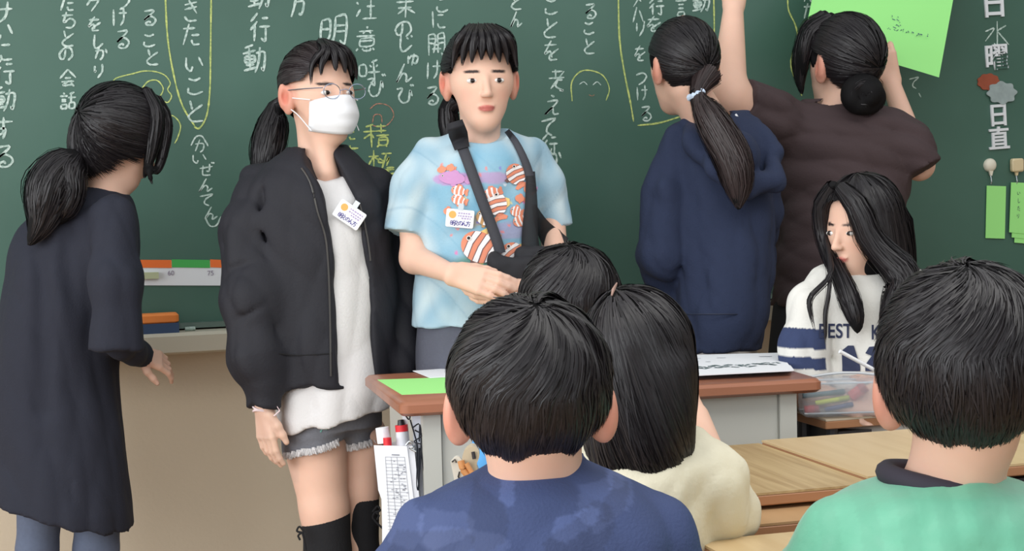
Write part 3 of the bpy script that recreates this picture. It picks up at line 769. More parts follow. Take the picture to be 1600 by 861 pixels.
t2 = thing('marker_pen', P(600, 694, Zh+.03), 'white marker with a red band standing left in the file box', 'marker')
MB().tube([P(606, 745, Zh+.03), P(602, 697, Zh+.03)], .0125, 14).build('barrel', m_pl, t2, smooth=True)
MB().tube([P(597, 668, Zh+.03), P(600, 692, Zh+.03)], .0135, 14).build('cap', m_white, t2, smooth=True)
MB().tube([P(605, 684, Zh+.012), P(606, 700, Zh+.012)], .0085, 14).build('red_band', mat('marker_red', (224, 44, 54), rough=.4), t2, smooth=True, label='red band')
t2 = thing('marker_pen', P(628, 700, Zh+.03), 'stout white marker with a red collar and black tip standing right in the file box', 'marker')
MB().tube([P(630, 745, Zh+.03), P(628, 674, Zh+.03)], [.0125, .0125], 14).build('barrel', m_pl, t2, smooth=True)
MB().tube([P(628, 674, Zh+.03), P(627, 664, Zh+.03)], .013, 14).build('red_collar', MATS['marker_red'], t2, smooth=True)
MB().tube([P(627, 664, Zh+.03), P(626, 656, Zh+.03)], [.008, .006], 12).build('tip', mat('black_plastic', (28, 28, 32), rough=.4), t2, smooth=True)
t2 = thing('hanging_pocket', P(655, 640, 3.33), 'clear plastic pocket with white papers hung on the lectern side behind the file box', 'pocket')
quadbox('pocket_sheet', [(642, 632), (676, 630), (680, 800), (668, 830), (655, 800)], 3.34, .004, mat('pocket', (216, 222, 236), rough=.3), t2)
quadbox('grey_label', [(664, 676), (672, 675), (672, 696), (664, 697)], 3.335, .003, mat('label_grey', (176, 180, 190), rough=.5), t2)
quadbox('white_stripe', [(627, 633), (634, 633), (640, 690), (632, 690)], 3.335, .003, m_white, t2)
t2 = thing('wire_hooks', P(655, 640, 3.31), 'tangle of black wire clips hanging from the left end of the lectern', 'hooks')
mk = mat('black_wire', (34, 36, 44), rough=.35, metal=.3)
wires = ([(627, 634), (633, 648), (640, 655), (641, 634)], [(631, 640), (640, 645), (636, 634)], [(641, 656), (648, 680), (652, 700), (651, 755), (654, 762), (655, 700)],
         [(645, 668), (656, 664), (658, 700), (655, 740), (653, 765)], [(648, 672), (660, 680), (647, 690), (659, 694)], [(656, 664), (655, 690)], [(657, 700), (665, 750), (672, 796)])
for wv in wires:
    MB().tube([P(a, b, 3.305) for a, b in smooth(wv, 4)], .0016, 6).build('wire', mk, t2)
MB().tube([P(a, b, 3.30) for a, b in smooth([(634, 696), (640, 690), (646, 698), (640, 700), (650, 706)], 4)], .0018, 6).build('steel_clip', MATS['steel'], t2)

# ------------------------------------------------------------------ pupils' desks
m_dw = wood('desk_wood', (204, 176, 132), (214, 188, 146), 30, 'y', .35)
m_dg = wood('desk_wood_grain', (172, 144, 102), (194, 168, 124), 60, 'y', .38)
m_dp = wood('desk_wood_plain', (184, 146, 104), (194, 156, 114), 16, 'y', .35)
m_de = mat('desk_edge', (178, 128, 92), rough=.4); m_leg = mat('desk_steel', (96, 100, 108), rough=.4, metal=.5)
def desk(corner_px, z, w, d, m, label, legs=True, ang=None, edge=m_de):
    """corner_px: back-left corner of the top in the photo"""
    q = on_z(corner_px[0], corner_px[1], z); X = np.array([1, 0, 0.]); Yv = np.array([0, -1, 0.])
    if ang: X = np.array([math.cos(ang), math.sin(ang), 0]); Yv = np.array([math.sin(ang), -math.cos(ang), 0])
    c = q+X*w/2+Yv*d/2; base = c.copy(); base[2] = 0
    t = thing('school_desk', base, label, 'desk'); ax = np.stack([X, Yv, np.cross(X, Yv)])
    ct = c.copy(); ct[2] = z-.002; MB().box(ct, (w/2, d/2, .002), ax).build('desktop', m, t)
    ct = c.copy(); ct[2] = z-.013; MB().box(ct, (w/2+.0005, d/2+.0005, .0088), ax, .004).build('edge_band', edge, t)
    ct = c.copy(); ct[2] = z-.075; MB().box(ct, (w/2-.05, d/2-.04, .04), ax).build('book_tray', m_leg, t)
    for sx in (-1, 1):
        for sy in (-1, 1):
            p = c+X*sx*(w/2-.04)+Yv*sy*(d/2-.05); a = p.copy(); a[2] = z-.02; b = p.copy(); b[2] = 0
            MB().tube([a, b], .013, 8).build('leg', m_leg, t, smooth=True)
    return t
DZ = .655
desk((1190, 688), DZ, .62, .42, m_dw, 'pale wooden school desk right of the grained desk, partly behind the green shirted boy')
q = on_z(1190, 688, DZ)
qb = on_z(1100, 699, DZ-.006); qx, qy = proj(np.array([[q[0]-.334, qb[1], DZ-.006]]))
desk((float(qx[0]), float(qy[0])), DZ-.006, .33, .455, m_dg, 'school desk with strong brown wood grain between the cream shirt and the green shirt')
desk((1035, 800), DZ-.035, .36, .15, m_dp, 'plain brown wooden desk under the elbow of the girl in cream')
desk((1088, 845), DZ-.006, .56, .40, m_dw, 'pale wooden desk at the bottom edge between the navy and green shirts')
desk((1560, 772), DZ-.03, .5, .3, m_dp, 'brown desk behind the right shoulder of the green shirted boy')
# desk of the seated girl
gd = desk((1215, 634), .642, .62, .235, mat('desk_light', (206, 190, 166), rough=.4), 'wooden desk of the girl in the striped sweatshirt, carrying the clear pencil case', edge=m_de)
# ------------------------------------------------------------------ clear pencil case and its contents
pc0 = on_z(1255, 656, .642); pc1 = on_z(1402, 652, .642); pex = pc1-pc0; pL = np.linalg.norm(pex); pex /= pL; pey = np.array([-pex[1], pex[0], 0]); pez = np.array([0, 0, 1.])
PR = np.stack([pex, pey, pez], 1)
t = thing('pencil_case', (pc0+pc1)/2, 'clear plastic zip pencil case full of coloured pens on the seated girl\'s desk', 'pencil case')
m_clear = mat('clear_vinyl', (214, 222, 230), rough=.15, alpha=.36)
cc = (pc0+pc1)/2+pey*.035+pez*.044
o, _ = sdf_obj('vinyl_body', [sbox(cc, (pL/2, .034, .042), PR, .014)], .0035, m_clear, t)
m_clr2 = mat('vinyl_edge', (206, 214, 222), rough=.3, alpha=.75)
for zz in (.008, .072):
    pts = []
    for (u, v) in ((-1, -1), (1, -1), (1, 1), (-1, 1)): pts.append(cc+pex*u*(pL/2-.004)+pey*v*.031+pez*(zz-.04))
    MB().tube(pts, .0022, 6, True).build('piping', m_clr2, t)
MB().tube([cc+pex*(a*pL/2)+pez*(.037+.012*math.sin((a+1)*1.57))+pey*.01 for a in np.linspace(-.85, .9, 12)], .0032, 6).build('zip', mat('zip_grey', (190, 194, 198), rough=.4), t, smooth=True)
def pen(u0, v0, z0, u1, v1, z1, r, colr, lb, cat='pen'):
    a = cc+pex*u0*pL/2+pey*v0*.03+pez*(z0-.042); b = cc+pex*u1*pL/2+pey*v1*.03+pez*(z1-.04)
    t = thing('pen', a, lb, cat); MB().tube([a, a*.3+b*.7], r, 10).build('barrel', mat('pen%d_%d_%d' % colr, colr, rough=.35), t, smooth=True)
    MB().tube([a*.3+b*.7, b], r*1.12, 10).build('cap', mat('pencap%d_%d_%d' % colr, tuple(int(x*.8) for x in colr), rough=.35), t, smooth=True)
pen(-.92, -.3, .014, -.62, -.4, .016, .010, (214, 60, 66), 'red marker lying at the left bottom inside the clear pencil case')
pen(-.7, -.5, .030, .02, -.5, .038, .0055, (206, 216, 44), 'yellow green highlighter pen in the middle of the clear pencil case')
pen(-.95, -.2, .045, -.05, -.1, .050, .0055, (80, 120, 134), 'grey blue pen lying topmost in the clear pencil case')
pen(-.5, -.6, .016, .1, -.5, .024, .005, (58, 64, 120), 'dark blue pen below the yellow highlighter in the pencil case')
pen(-.6, .1, .010, .3, .2, .010, .005, (196, 186, 176), 'white pencil on the floor of the clear pencil case')
pen(.1, .0, .04, .38, -.3, .062, .012, (226, 106, 106), 'stubby pink eraser holder at the right inside the pencil case', 'eraser')
pen(.15, .4, .012, .85, .3, .016, .007, (128, 112, 130), 'dull purple pen at the right bottom of the pencil case')
pen(-.1, .5, .03, .1, .5, .05, .009, (220, 190, 190), 'pale pink pen upright at the back of the pencil case')

# ------------------------------------------------------------------ chairs
def stool(p, z, label):
    p = np.asarray(p); t = thing('school_chair', (p[0], p[1], 0), label, 'chair')
    c = p.copy(); c[2] = z-.01; MB().box(c, (.17, .16, .008), np.stack([r0, fh, [0, 0, 1.]]), .03).build('seat', m_dw, t, smooth=True)
    for sx in (-1, 1):
        for sy in (-1, 1):
            a = c+r0*sx*.14+fh*sy*.13; b = a+r0*sx*.02; b[2] = 0; MB().tube([a, b], .011, 8).build('leg', m_leg, t, smooth=True)
    return t, c

# ================================================================== people
K_black = (34, 34, 42); 
def S(px, Z): return px*Z*ZK/FPX
UP = np.array([0, 0, 1.])
def legs_down(px, pz, Z, r1, r2, zt_, zf=.05, fwd=(0, 0)):
    a = P(px, pz, Z); b = a.copy(); b[2] = (a[2]+zf)/2; c = a.copy(); c[2] = zf
    return [cap(a, b, r1, r1*.8), cap(b, c, r1*.8, r2)]
def shoes(parent, pts, col=(226, 226, 226), face=-1):
    for p in pts:
        q = np.array(p); q[2] = .03
        prims = [cap(q, q+fh*face*.13, .036, .032), ell(q+fh*face*.06-UP*.005, (.045, .1, .03))]
        V, F = sdf(prims, .008); V[:, 2] = np.maximum(V[:, 2], .001); put('shoe', raw_mesh('shoe', V, F, mat('shoe', col, rough=.6)), parent)
def sitting(px, Z, seat_z, fwd, parent, m, hw=.15):
    """hips and thighs of a seated pupil under the desk"""
    h = P(px, 500, Z); h[2] = seat_z+.07; f = np.asarray(fwd)
    pr = [ell(h, (hw, .12, .085), np.stack([r0, fh, UP], 1), .04)]
    fe = []
    for s in (-1, 1):
        a = h+r0*s*.075; k = a+f*.33; k[2] = seat_z+.06; b = k+f*.02; b[2] = .09
        pr += [cap(a, k, .07, .05, .03), cap(k, b, .048, .034, .02)]; fe.append(b)
    sdf_obj('trousers', pr, .012, m, parent)
    for b in fe:
        q = b.copy(); q[2] = .032; V, F = sdf([cap(q, q+f*.12, .034, .03)], .009); V[:, 2] = np.maximum(V[:, 2], .002); put('shoe', raw_mesh('shoe', V, F, mat('shoe', (226, 226, 226))), parent)
    return h
def person(px, py, Z, label):
    b = P(px, py, Z); b[2] = 0; return thing('person', b, label, 'person')

def hit(px, py, bvs, off):
    best = None
    for bv in bvs:
        l, n, *_ = bv.ray_cast(Vector(CP), Vector(ray(px, py)).normalized())
        if l is not None and (best is None or (l-Vector(CP)).length < (best-Vector(CP)).length): best = l
    return None if best is None else np.array(best)-ray(px, py)/np.linalg.norm(ray(px, py))*off
def strap(path, wpx, bvs, off, name, m, parent, th=.002, Zfb=3.5):
    s = smooth(path, 8); T_ = np.gradient(s, axis=0); T_ /= np.linalg.norm(T_, axis=1, keepdims=True); N = np.stack([-T_[:, 1], T_[:, 0]], 1)
    w = np.interp(np.linspace(0, 1, len(s)), np.linspace(0, 1, len(wpx)), wpx)[:, None]/2
    rows = []
    for j in (-1, 0, 1):
        row = []
        for (a, b) in s+N*w*j:
            h_ = hit(a, b, bvs, off); row.append(h_ if h_ is not None else (row[-1] if row else P(a, b, Zfb)))
        row = np.array(row); row[:, :] = row; rows.append(row)
    dep = np.stack([(r-CP)@CF for r in rows]); md = dep.min(0); md = np.convolve(np.pad(md, 3, 'edge'), np.ones(7)/7, 'valid')
    V = []
    for j, r in enumerate(rows):
        for i, p in enumerate(r): a, b = (s+N*w*(j-1))[i]; V.append(CP+ray(a, b)*md[i])
    n = len(s); V2 = [np.asarray(v)+CF*th for v in V]; F = []
    for j in range(2):
        for i in range(n-1):
            a = j*n+i; F.append((a, a+1, a+n+1, a+n)); F.append((3*n+a, 3*n+a+n, 3*n+a+n+1, 3*n+a+1))
    for i in range(n-1): F += [(i, 3*n+i, 3*n+i+1, i+1), (2*n+i, 2*n+i+1, 5*n+i+1, 5*n+i)]
    return put(name, raw_mesh(name, V+V2, F, m, True), parent)
# ---- 1 person in the black tunic, left edge
T = person(110, 600, 3.95, 'person in a black tunic and grey leggings bending towards the chalkboard tray')
H = Head(186, 216, 3.95, (.70, .62, -.42), .99, earx=-.014)
nk = [cap(H.w((0, -.03, -.05)), P(166, 318, 3.95), .038, .05, .03)]
wr = P(212, 552, 4.02)
hp = hand(wr+r0*.0, r0*.75+fh*.5-UP*.35, UP*.7-fh*.6+r0*.4, -fh+UP*.2, .8, (.3, .4, .3))
pr = H.prims()+nk+[cap(P(184, 535, 3.9), wr, .028, .021)]+hp
lg = [cap(P(66, 740, 3.93), P(58, 861, 3.93), S(40, 3.9), S(31, 3.9)), cap(P(58, 861, 3.93), down(P(58, 861, 3.93), .06), S(31, 3.9), .034),
      cap(P(156, 740, 3.97), P(150, 861, 3.97), S(41, 3.9), S(34, 3.9)), cap(P(150, 861, 3.97), down(P(150, 861, 3.97), .06), S(34, 3.9), .034)]
lo, hi = around([H.c, P(160, 330, 3.95)], .17); lo2, hi2 = around([wr], .15)
body(pr, H, [(lo, hi, .0035), (lo2, hi2, .003)], T)
sdf_obj('leggings', lg, .008, mat('leggings', (92, 102, 124), rough=.85, noise=.12, nscale=120), T)
shoes(T, [P(58, 861, 3.93), P(150, 861, 3.97)], face=1)
m_tunic = mat('tunic', (29, 32, 46), rough=.85, bump=.2, bscale=220, noise=.1, nscale=40)
tk = [(290, 135, 180, .045), (305, 95, 197, .07), (335, 50, 210, .1), (380, 22, 216, .12), (430, 12, 212, .13), (520, 0, 186, .13), (600, -6, 182, .13), (700, -10, 192, .14), (750, -12, 198, .145), (796, -14, 204, .15)]
pr = [loft(tk, 3.95, slope=-.30)]+chain([(176, 340, 3.85, 34), (182, 440, 3.80, 37), (181, 546, 3.80, 42)], .03, True)+chain([(188, 535, 3.86, 26), (222, 556, 3.98, 17)], .02, True)
pr += [Prim('box', P(110, 760, 3.82)-.1, P(110, 760, 3.82)+.1, (P(110, 772, 3.80), (.004, .09, .030), np.stack([r0, fh, UP], 1), .002), .01, 's'),
       ell(P(158, 283, 3.95), (.052, .055, .02), np.eye(3), .01, 's')]
pr += [cap(P(140, 400, 3.80), P(150, 540, 3.79), .006, .010, .03, 's'), cap(P(100, 340, 3.83), P(128, 620, 3.80), .008, .010, .035, 's'), cap(P(60, 380, 3.82), P(66, 640, 3.81), .008, .012, .04, 's')]
sdf_obj('tunic', pr, .0065, m_tunic, T, wrinkle(1, .006, 11, .25))
b, sf, dr = hair_cap(H, (.094, .108, .1), [(-.12, -.135), (-.05, -.12), (-.02, -.075), (.0, -.05), (.03, -.04), (.05, .02), (.12, .05)], T, 7000, crown=(0, -.9, -.15), length=(.6, 1.5), seed=11, rad=.0011, wob=.004, low=.165, ex=2.3)
guide_strands([[(P(122, 244, 3.87), .014), (P(98, 258, 3.85), S(26, 3.87)), (P(82, 290, 3.84), S(38, 3.87)), (P(72, 325, 3.83), S(32, 3.87)), (P(62, 355, 3.82), S(18, 3.87)), (P(46, 382, 3.82), .006)],
               [(P(122, 244, 3.87), .014), (P(108, 270, 3.84), S(24, 3.87)), (P(112, 300, 3.83), S(20, 3.87)), (P(100, 330, 3.83), S(16, 3.87)), (P(92, 345, 3.83), .005)]], 2400, T, 'ponytail_strands', seed=12, rad=.0011)
# front locks beside the face
guide_strands([[(H.w((.05, .0, .12)), .014), (H.w((.082, .03, .07)), .018), (H.w((.086, .045, 0)), .016), (H.w((.078, .055, -.05)), .008), (H.w((.074, .06, -.08)), .002)],
  [(H.w((.05, .03, .115)), .012), (H.w((.075, .065, .07)), .014), (H.w((.078, .08, 0)), .012), (H.w((.074, .085, -.05)), .008), (P(232, 266, 3.9), .006), (P(238, 288, 3.9), .002)],
               [(H.w((-.0, .05, .115)), .012), (H.w((.02, .092, .06)), .012), (H.w((.03, .105, 0)), .007), (H.w((.03, .106, -.04)), .002)]], 1100, T, 'front_lock_strands', seed=13)
H.eyes(T)
MB().tube([P(121+9*math.cos(a), 243, 3.87)+UP*.011*math.sin(a)+fh*.01*math.cos(a) for a in np.linspace(0, 6.28, 14)[:-1]], .003, 6, True).build('hair_tie', mat('tie_black', (24, 24, 28)), T, smooth=True)

# ---- 2 girl in the bomber jacket
ZK = 1.03
T = person(500, 600, 3.77, 'person in an open black bomber jacket, grey shorts and a white face mask')
H = Head(499, 151, 3.77, (.62, -.78, .02), .98)
nk = [cap(H.w((0, -.025, -.05)), P(500, 262, 3.78), .044, .047, .03), ell(P(502, 292, 3.78), (.085, .045, .03), np.stack([r0, fh, UP], 1), .04), cap(H.w((.02, .03, -.06)), P(512, 268, 3.73), .018, .02, .03)]
wr = P(412, 636, 3.66)
hp = hand(wr, -UP+r0*.06, -fh*.7-r0*.7, r0-fh*.4, .86, (.16, .22, .2), thumb=.42, spread=.03)
th = [cap(P(492, 690, 3.76), P(507, 795, 3.75), S(50, 3.76), S(37, 3.75)), cap(P(507, 795, 3.75), P(512, 861, 3.75), S(37, 3.75), S(34, 3.75)), cap(P(512, 861, 3.75), down(P(512, 861, 3.75), .06), S(34, 3.75), .033),
      cap(P(566, 680, 3.82), P(562, 765, 3.82), S(38, 3.82), S(29, 3.82)), cap(P(562, 765, 3.82), P(560, 861, 3.82), S(29, 3.82), S(28, 3.82)), cap(P(560, 861, 3.82), down(P(560, 861, 3.82), .06), S(28, 3.82), .033)]
pr = H.prims()+nk+[cap(P(410, 590, 3.67), wr, .023, .019)]+hp+th
R1 = around([H.c, P(500, 285, 3.77)], .15); R2 = around([wr, P(430, 722, 3.66)], .06); R3 = (np.min([P(440, 800, 3.7), P(600, 650, 3.9)], 0)-.12, np.max([P(440, 800, 3.7), P(600, 650, 3.9)], 0)+.12)
body(pr, H, [R1+(.0034,), R2+(.003,), R3+(.006,)], T)
H.eyes(T)
m_bomb = mat('bomber', (24, 24, 33), rough=.75, bump=.2, bscale=160)
jk = [(232, 448, 545, .05), (248, 425, 562, .075), (270, 400, 578, .095), (300, 378, 602, .11), (380, 374, 612, .125), (480, 384, 616, .13), (545, 398, 612, .14), (592, 412, 608, .136)]
pr = [loft(jk, 3.775)]
pr += chain([(402, 285, 3.79, 26), (388, 360, 3.74, 38), (394, 470, 3.69, 44), (404, 560, 3.67, 42), (411, 598, 3.66, 28)], .03)+chain([(412, 590, 3.66, 25), (412, 634, 3.66, 24)], .01, True)
pr += chain([(590, 290, 3.80, 26), (614, 380, 3.86, 38), (626, 480, 3.86, 40), (622, 570, 3.8, 32)], .03)+chain([(430, 300, 3.80, 24), (418, 430, 3.78, 26), (424, 520, 3.77, 26)], .04)
pr += [loft([(205, 462, 512, .1), (238, 458, 522, .11), (262, 474, 534, .11), (288, 490, 546, .11), (380, 514, 566, .12), (470, 519, 578, .12), (610, 522, 590, .12)], 3.64, .008, 's', ex=3),
       ell(P(496, 238, 3.79), (.062, .06, .035), np.stack([r0, fh, UP], 1), .012, 's')]
for zz in (551,): pr += [loft([(zz+1.5, 300, 700, .3), (zz-1.5, 300, 700, .3)], 3.79, .004, 's')] if False else []
pr += [cap(P(412, 300, 3.7), P(430, 540, 3.66), .008, .01, .03, 's'), cap(P(360, 420, 3.66), P(420, 400, 3.64), .004, .004, .02, 's'), cap(P(370, 500, 3.62), P(425, 470, 3.62), .004, .004, .02, 's')]
o, bj = sdf_obj('bomber_jacket', pr, .006, m_bomb, T, wrinkle(2, .007, 12, .3))
# collar ribs and zip
for side in ([(448, 236), (466, 252), (488, 284), (500, 330), (514, 380), (519, 470), (521, 588)], [(526, 232), (536, 252), (549, 290), (569, 370), (580, 470), (590, 590)]):
    def hitj(px, py, bv, off=.003):
        l, n, i, d = bv.ray_cast(Vector(CP), Vector(ray(px, py)).normalized())
        return None if l is None else np.array(l)-ray(px, py)*off
    pts = [hitj(a+(-4 if side[0][0] < 500 else 5), b, bj) for a, b in smooth(side, 5)]; pts = [p for p in pts if p is not None and (p-CP)@CF < 3.80]
    if len(pts) > 3: MB().tube(pts, .0022, 6).build('zip', mat('zip_dark', (86, 84, 82), rough=.4, metal=.6), o, smooth=True)
strap([(432, 552), (460, 555), (490, 554), (519, 552)], (2.2, 2.2, 2.2, 2.2), [bj], .002, 'waistband_seam', mat('seam_black', (20, 20, 24), rough=.9), o)
m_tee = mat('grey_tee', (216, 214, 214), rough=.9, bump=.25, bscale=180)
pr = [loft([(262, 466, 550, .05), (285, 455, 570, .065), (340, 445, 585, .09), (440, 445, 592, .105), (540, 442, 596, .112), (600, 436, 604, .122), (651, 434, 608, .13)], 3.77, slope=.20),
      ell(P(506, 262, 3.72), (.058, .075, .032), np.stack([r0, fh, UP], 1), .01, 's')]
pr += [cap(P(530, 500, 3.63), P(565, 600, 3.62), .006, .008, .02, 's'), cap(P(470, 600, 3.65), P(490, 640, 3.64), .007, .007, .02, 's'), cap(P(585, 560, 3.66), P(540, 640, 3.62), .006, .009, .03, 's')]
ot, bt = sdf_obj('tee', pr, .0055, m_tee, T, wrinkle(3, .0065, 11, .5))
m_sh = mat('grey_shorts', (112, 114, 122), rough=.9, bump=.3, bscale=250, noise=.15, nscale=160)
pr = [loft([(610, 444, 590, .10), (640, 442, 592, .105), (664, 442, 592, .108)], 3.78)]+[loft([(640, 440, 552, .085), (694, 441, 552, .09)], 3.76, .03, slope=.25), loft([(640, 520, 594, .08), (688, 532, 592, .085)], 3.83, .03, slope=.05)]
os_, bs = sdf_obj('shorts', pr, .006, m_sh, T, wrinkle(4, .002, 16, .5))
# frayed hem threads
g = np.random.default_rng(5)
Pth = []
for i in range(900):
    x = g.uniform(443, 592); y0 = 704-(x-443)*.255 if x < 552 else 682+2*g.random()
    l = None
    for yy in np.arange(725, 655, -2.0):
        l = bs.ray_cast(Vector(CP), Vector(ray(x, yy)).normalized())[0]
        if l is not None: y0 = yy; break
    if l is None: continue
    a = np.array(l)-ray(x, y0)*.003; a = a+UP*.006; e = a-UP*g.uniform(.010, .017)+r0*g.normal(0, .003); Pth.append([a, (a+e)/2-ray(x, y0)*.002, e])
strands(np.array(Pth), np.array([.0014, .0013, .0006]), 'frayed_hem', os_, cols=np.tile(np.array(lin((200, 198, 200)))[:3], (len(Pth), 1)), m=mat('fray', vcol=True, rough=.9))
l, n, *_ = bs.ray_cast(Vector(CP), Vector(ray(512, 668)).normalized())
if l is not None:
    MB().tube([np.array(l)-CF*.003+r0*a*.016+UP*(b_*.006+a*.004) for a, b_ in ((-1, -1), (-.6, 1), (-.2, -.6), (.3, 1), (.7, -.5), (1, .8))], .0022, 6).build('embroidery', mat('embroider', (120, 176, 168), rough=.7), os_, label='pale green embroidered mark')
sk = mat('sock_black', (24, 24, 28), rough=.9, bump=.3, bscale=200)
for pts, lg_ in (([(508, 790, 3.75, 38.5), (512, 861, 3.75, 36)], 0), ([(562, 766, 3.82, 31), (562, 861, 3.82, 30)], 1)):
    top = P(*pts[0][:3]); a = [cap(P(*pts[1][:3]), top, S(pts[1][3], 3.8), S(pts[0][3], 3.8), .01, 'u', 'tube'), cap(down(P(*pts[1][:3]), .06), P(*pts[1][:3]), .036, S(pts[1][3], 3.8), .01)]
    sdf_obj('knee_sock', a, .006, sk, T)
for (x, y, Z) in ((472, 832, 3.70), (586, 800, 3.78)):
    s_ = -1 if x < 500 else 1
    t2 = thing('bow', P(x, y, Z), 'thin black ribbon bow on the '+('left edge of the left' if s_ < 0 else 'right edge of the right')+' knee sock', 'bow') if False else T
    for cv in ([(x+4*-s_, y), (x+4*s_, y-9), (x+8*s_, y-2), (x, y)], [(x, y), (x-6*s_*-1, y+5), (x+3*s_, y+12)], [(x, y), (x-3*s_, y+10), (x-6*s_ if s_ < 0 else x+14, y+28)]):
        MB().tube([P(a, b, Z-.02) for a, b in smooth(cv, 4)], .0025, 6).build('sock_ribbon', sk, T)
shoes(T, [P(512, 861, 3.75), P(560, 861, 3.82)])
HAIR2 = np.array(lin((42, 34, 36)))[:3]
b, sf, dr = hair_cap(H, (.083, .102, .096), [(-.12, -.075), (-.05, -.055), (-.035, -.01), (-.025, .03), (.015, .034), (.03, .03), (.05, .05), (.075, .085), (.12, .09)], T, 6000, crown=(-.15, -.95, -.1), length=(.7, 1.7), seed=21, rad=.0011, cols=HAIR2, wob=.004)
tie = P(436, 160, 3.88)
guide_strands([[(H.w((0, -.08, -.01)), .03), (tie, .012), (P(428, 190, 3.88), S(20, 3.9)), (P(420, 225, 3.87), S(24, 3.9)), (P(414, 260, 3.86), S(20, 3.9)), (P(404, 292, 3.86), .01)]], 2200, T, 'ponytail_strands', seed=22, rad=.001)
MB().tube([tie+r0*.014*math.cos(a)+UP*.006*math.sin(a)+fh*.014*math.sin(a) for a in np.linspace(0, 6.28, 14)[:-1]], .0035, 6, True).build('hair_tie', MATS['tie_black'], T, smooth=True)
gl = []
for k, (x, y, x2, y2) in enumerate(((.0, .105, -.052, .03), (.0, .105, -.035, .04), (.005, .108, -.012, .045), (.008, .108, .012, .05), (.01, .108, .04, .04), (.01, .105, .06, .02))):
    gl.append([(H.w((x, .03, .122)), .009), (H.w(((x+x2)/2, .082, .098)), .010), (H.w((x2, .098-abs(x2)*.45, .066)), .006), (H.w((x2*1.08, .1-abs(x2)*.5, y2)), .002)])
guide_strands(gl, 420, T, 'bangs_strands', base=False, seed=23, rad=.0008)
# face mask
q = H; V = []; F = []; nu, nv = 17, 13
for j in range(nv):
    v = j/(nv-1)*2-1
    for i in range(nu):
        u = i/(nu-1)*2-1
        x = u*.066*(1-.12*v*v); z = -.048+v*.044*(1-.25*abs(u)**2)
        y = .118-.058*abs(u)**1.8-.008*v*v-.010*max(0, -v)+.002*math.sin(v*9)*(1-abs(u))
        V.append(H.w((x, y, z)))
for j in range(nv-1):
    for i in range(nu-1): F.append((j*nu+i, j*nu+i+1, (j+1)*nu+i+1, (j+1)*nu+i))
mo = put('face_mask', raw_mesh('face_mask', V, F, mat('mask_white', (236, 238, 242), rough=.8, bump=.1)), T)
md = mo.modifiers.new('thick', 'SOLIDIFY'); md.thickness = .002
for sx in (-1, 1):
    for zz in (-.012, -.082):
        MB().tube([H.w(p) for p in smooth([(sx*.064, .062, zz), (sx*.075, .02, zz*.5), (sx*.083, -.02, .0 if zz > -.05 else -.02)], 5)], .0013, 6).build('ear_loop', MATS['mask_white'], mo)
t2 = thing('eyeglasses', H.w((0, .1, .0)), 'thin rimmed eyeglasses worn above the white face mask', 'eyeglasses')
mg = mat('silver_frame', (176, 186, 206), rough=.25, metal=.9)
for sx in (-1, 1):
    MB().tube([H.w((sx*.034+.022*math.cos(a), .108, .004+.017*math.sin(a))) for a in np.linspace(0, 6.28, 21)[:-1]], .0011, 6, True).build('rim', mg, t2, smooth=True)
    MB().tube([H.w(p) for p in ((sx*.057, .106, .012), (sx*.077, .06, .013), (sx*.082, -.005, .014))], .0014, 6).build('temple', mg, t2, smooth=True)
MB().tube([H.w((-.012, .109, .006)), H.w((0, .112, .009)), H.w((.012, .109, .006))], .0011, 6).build('bridge', mg, t2)
t2 = thing('wristband', P(412, 640, 3.66), 'pale pink cord wristband on the wrist below the black jacket cuff', 'wristband')
for dz in (0, 4): MB().tube([P(412, 637+dz, 3.66)+r0*.0235*math.cos(a)+fh*.0215*math.sin(a)+UP*.003*math.cos(2*a+dz) for a in np.linspace(0, 6.28, 20)[:-1]], .0026, 6, True).build('cord', mat('cord_pink', (232, 212, 214), rough=.8), t2, smooth=True)
MB().tube([P(a, b, 3.635) for a, b in ((420, 638), (432, 634), (437, 642), (428, 650))], .0018, 6).build('loose_end', MATS['cord_pink'], t2)

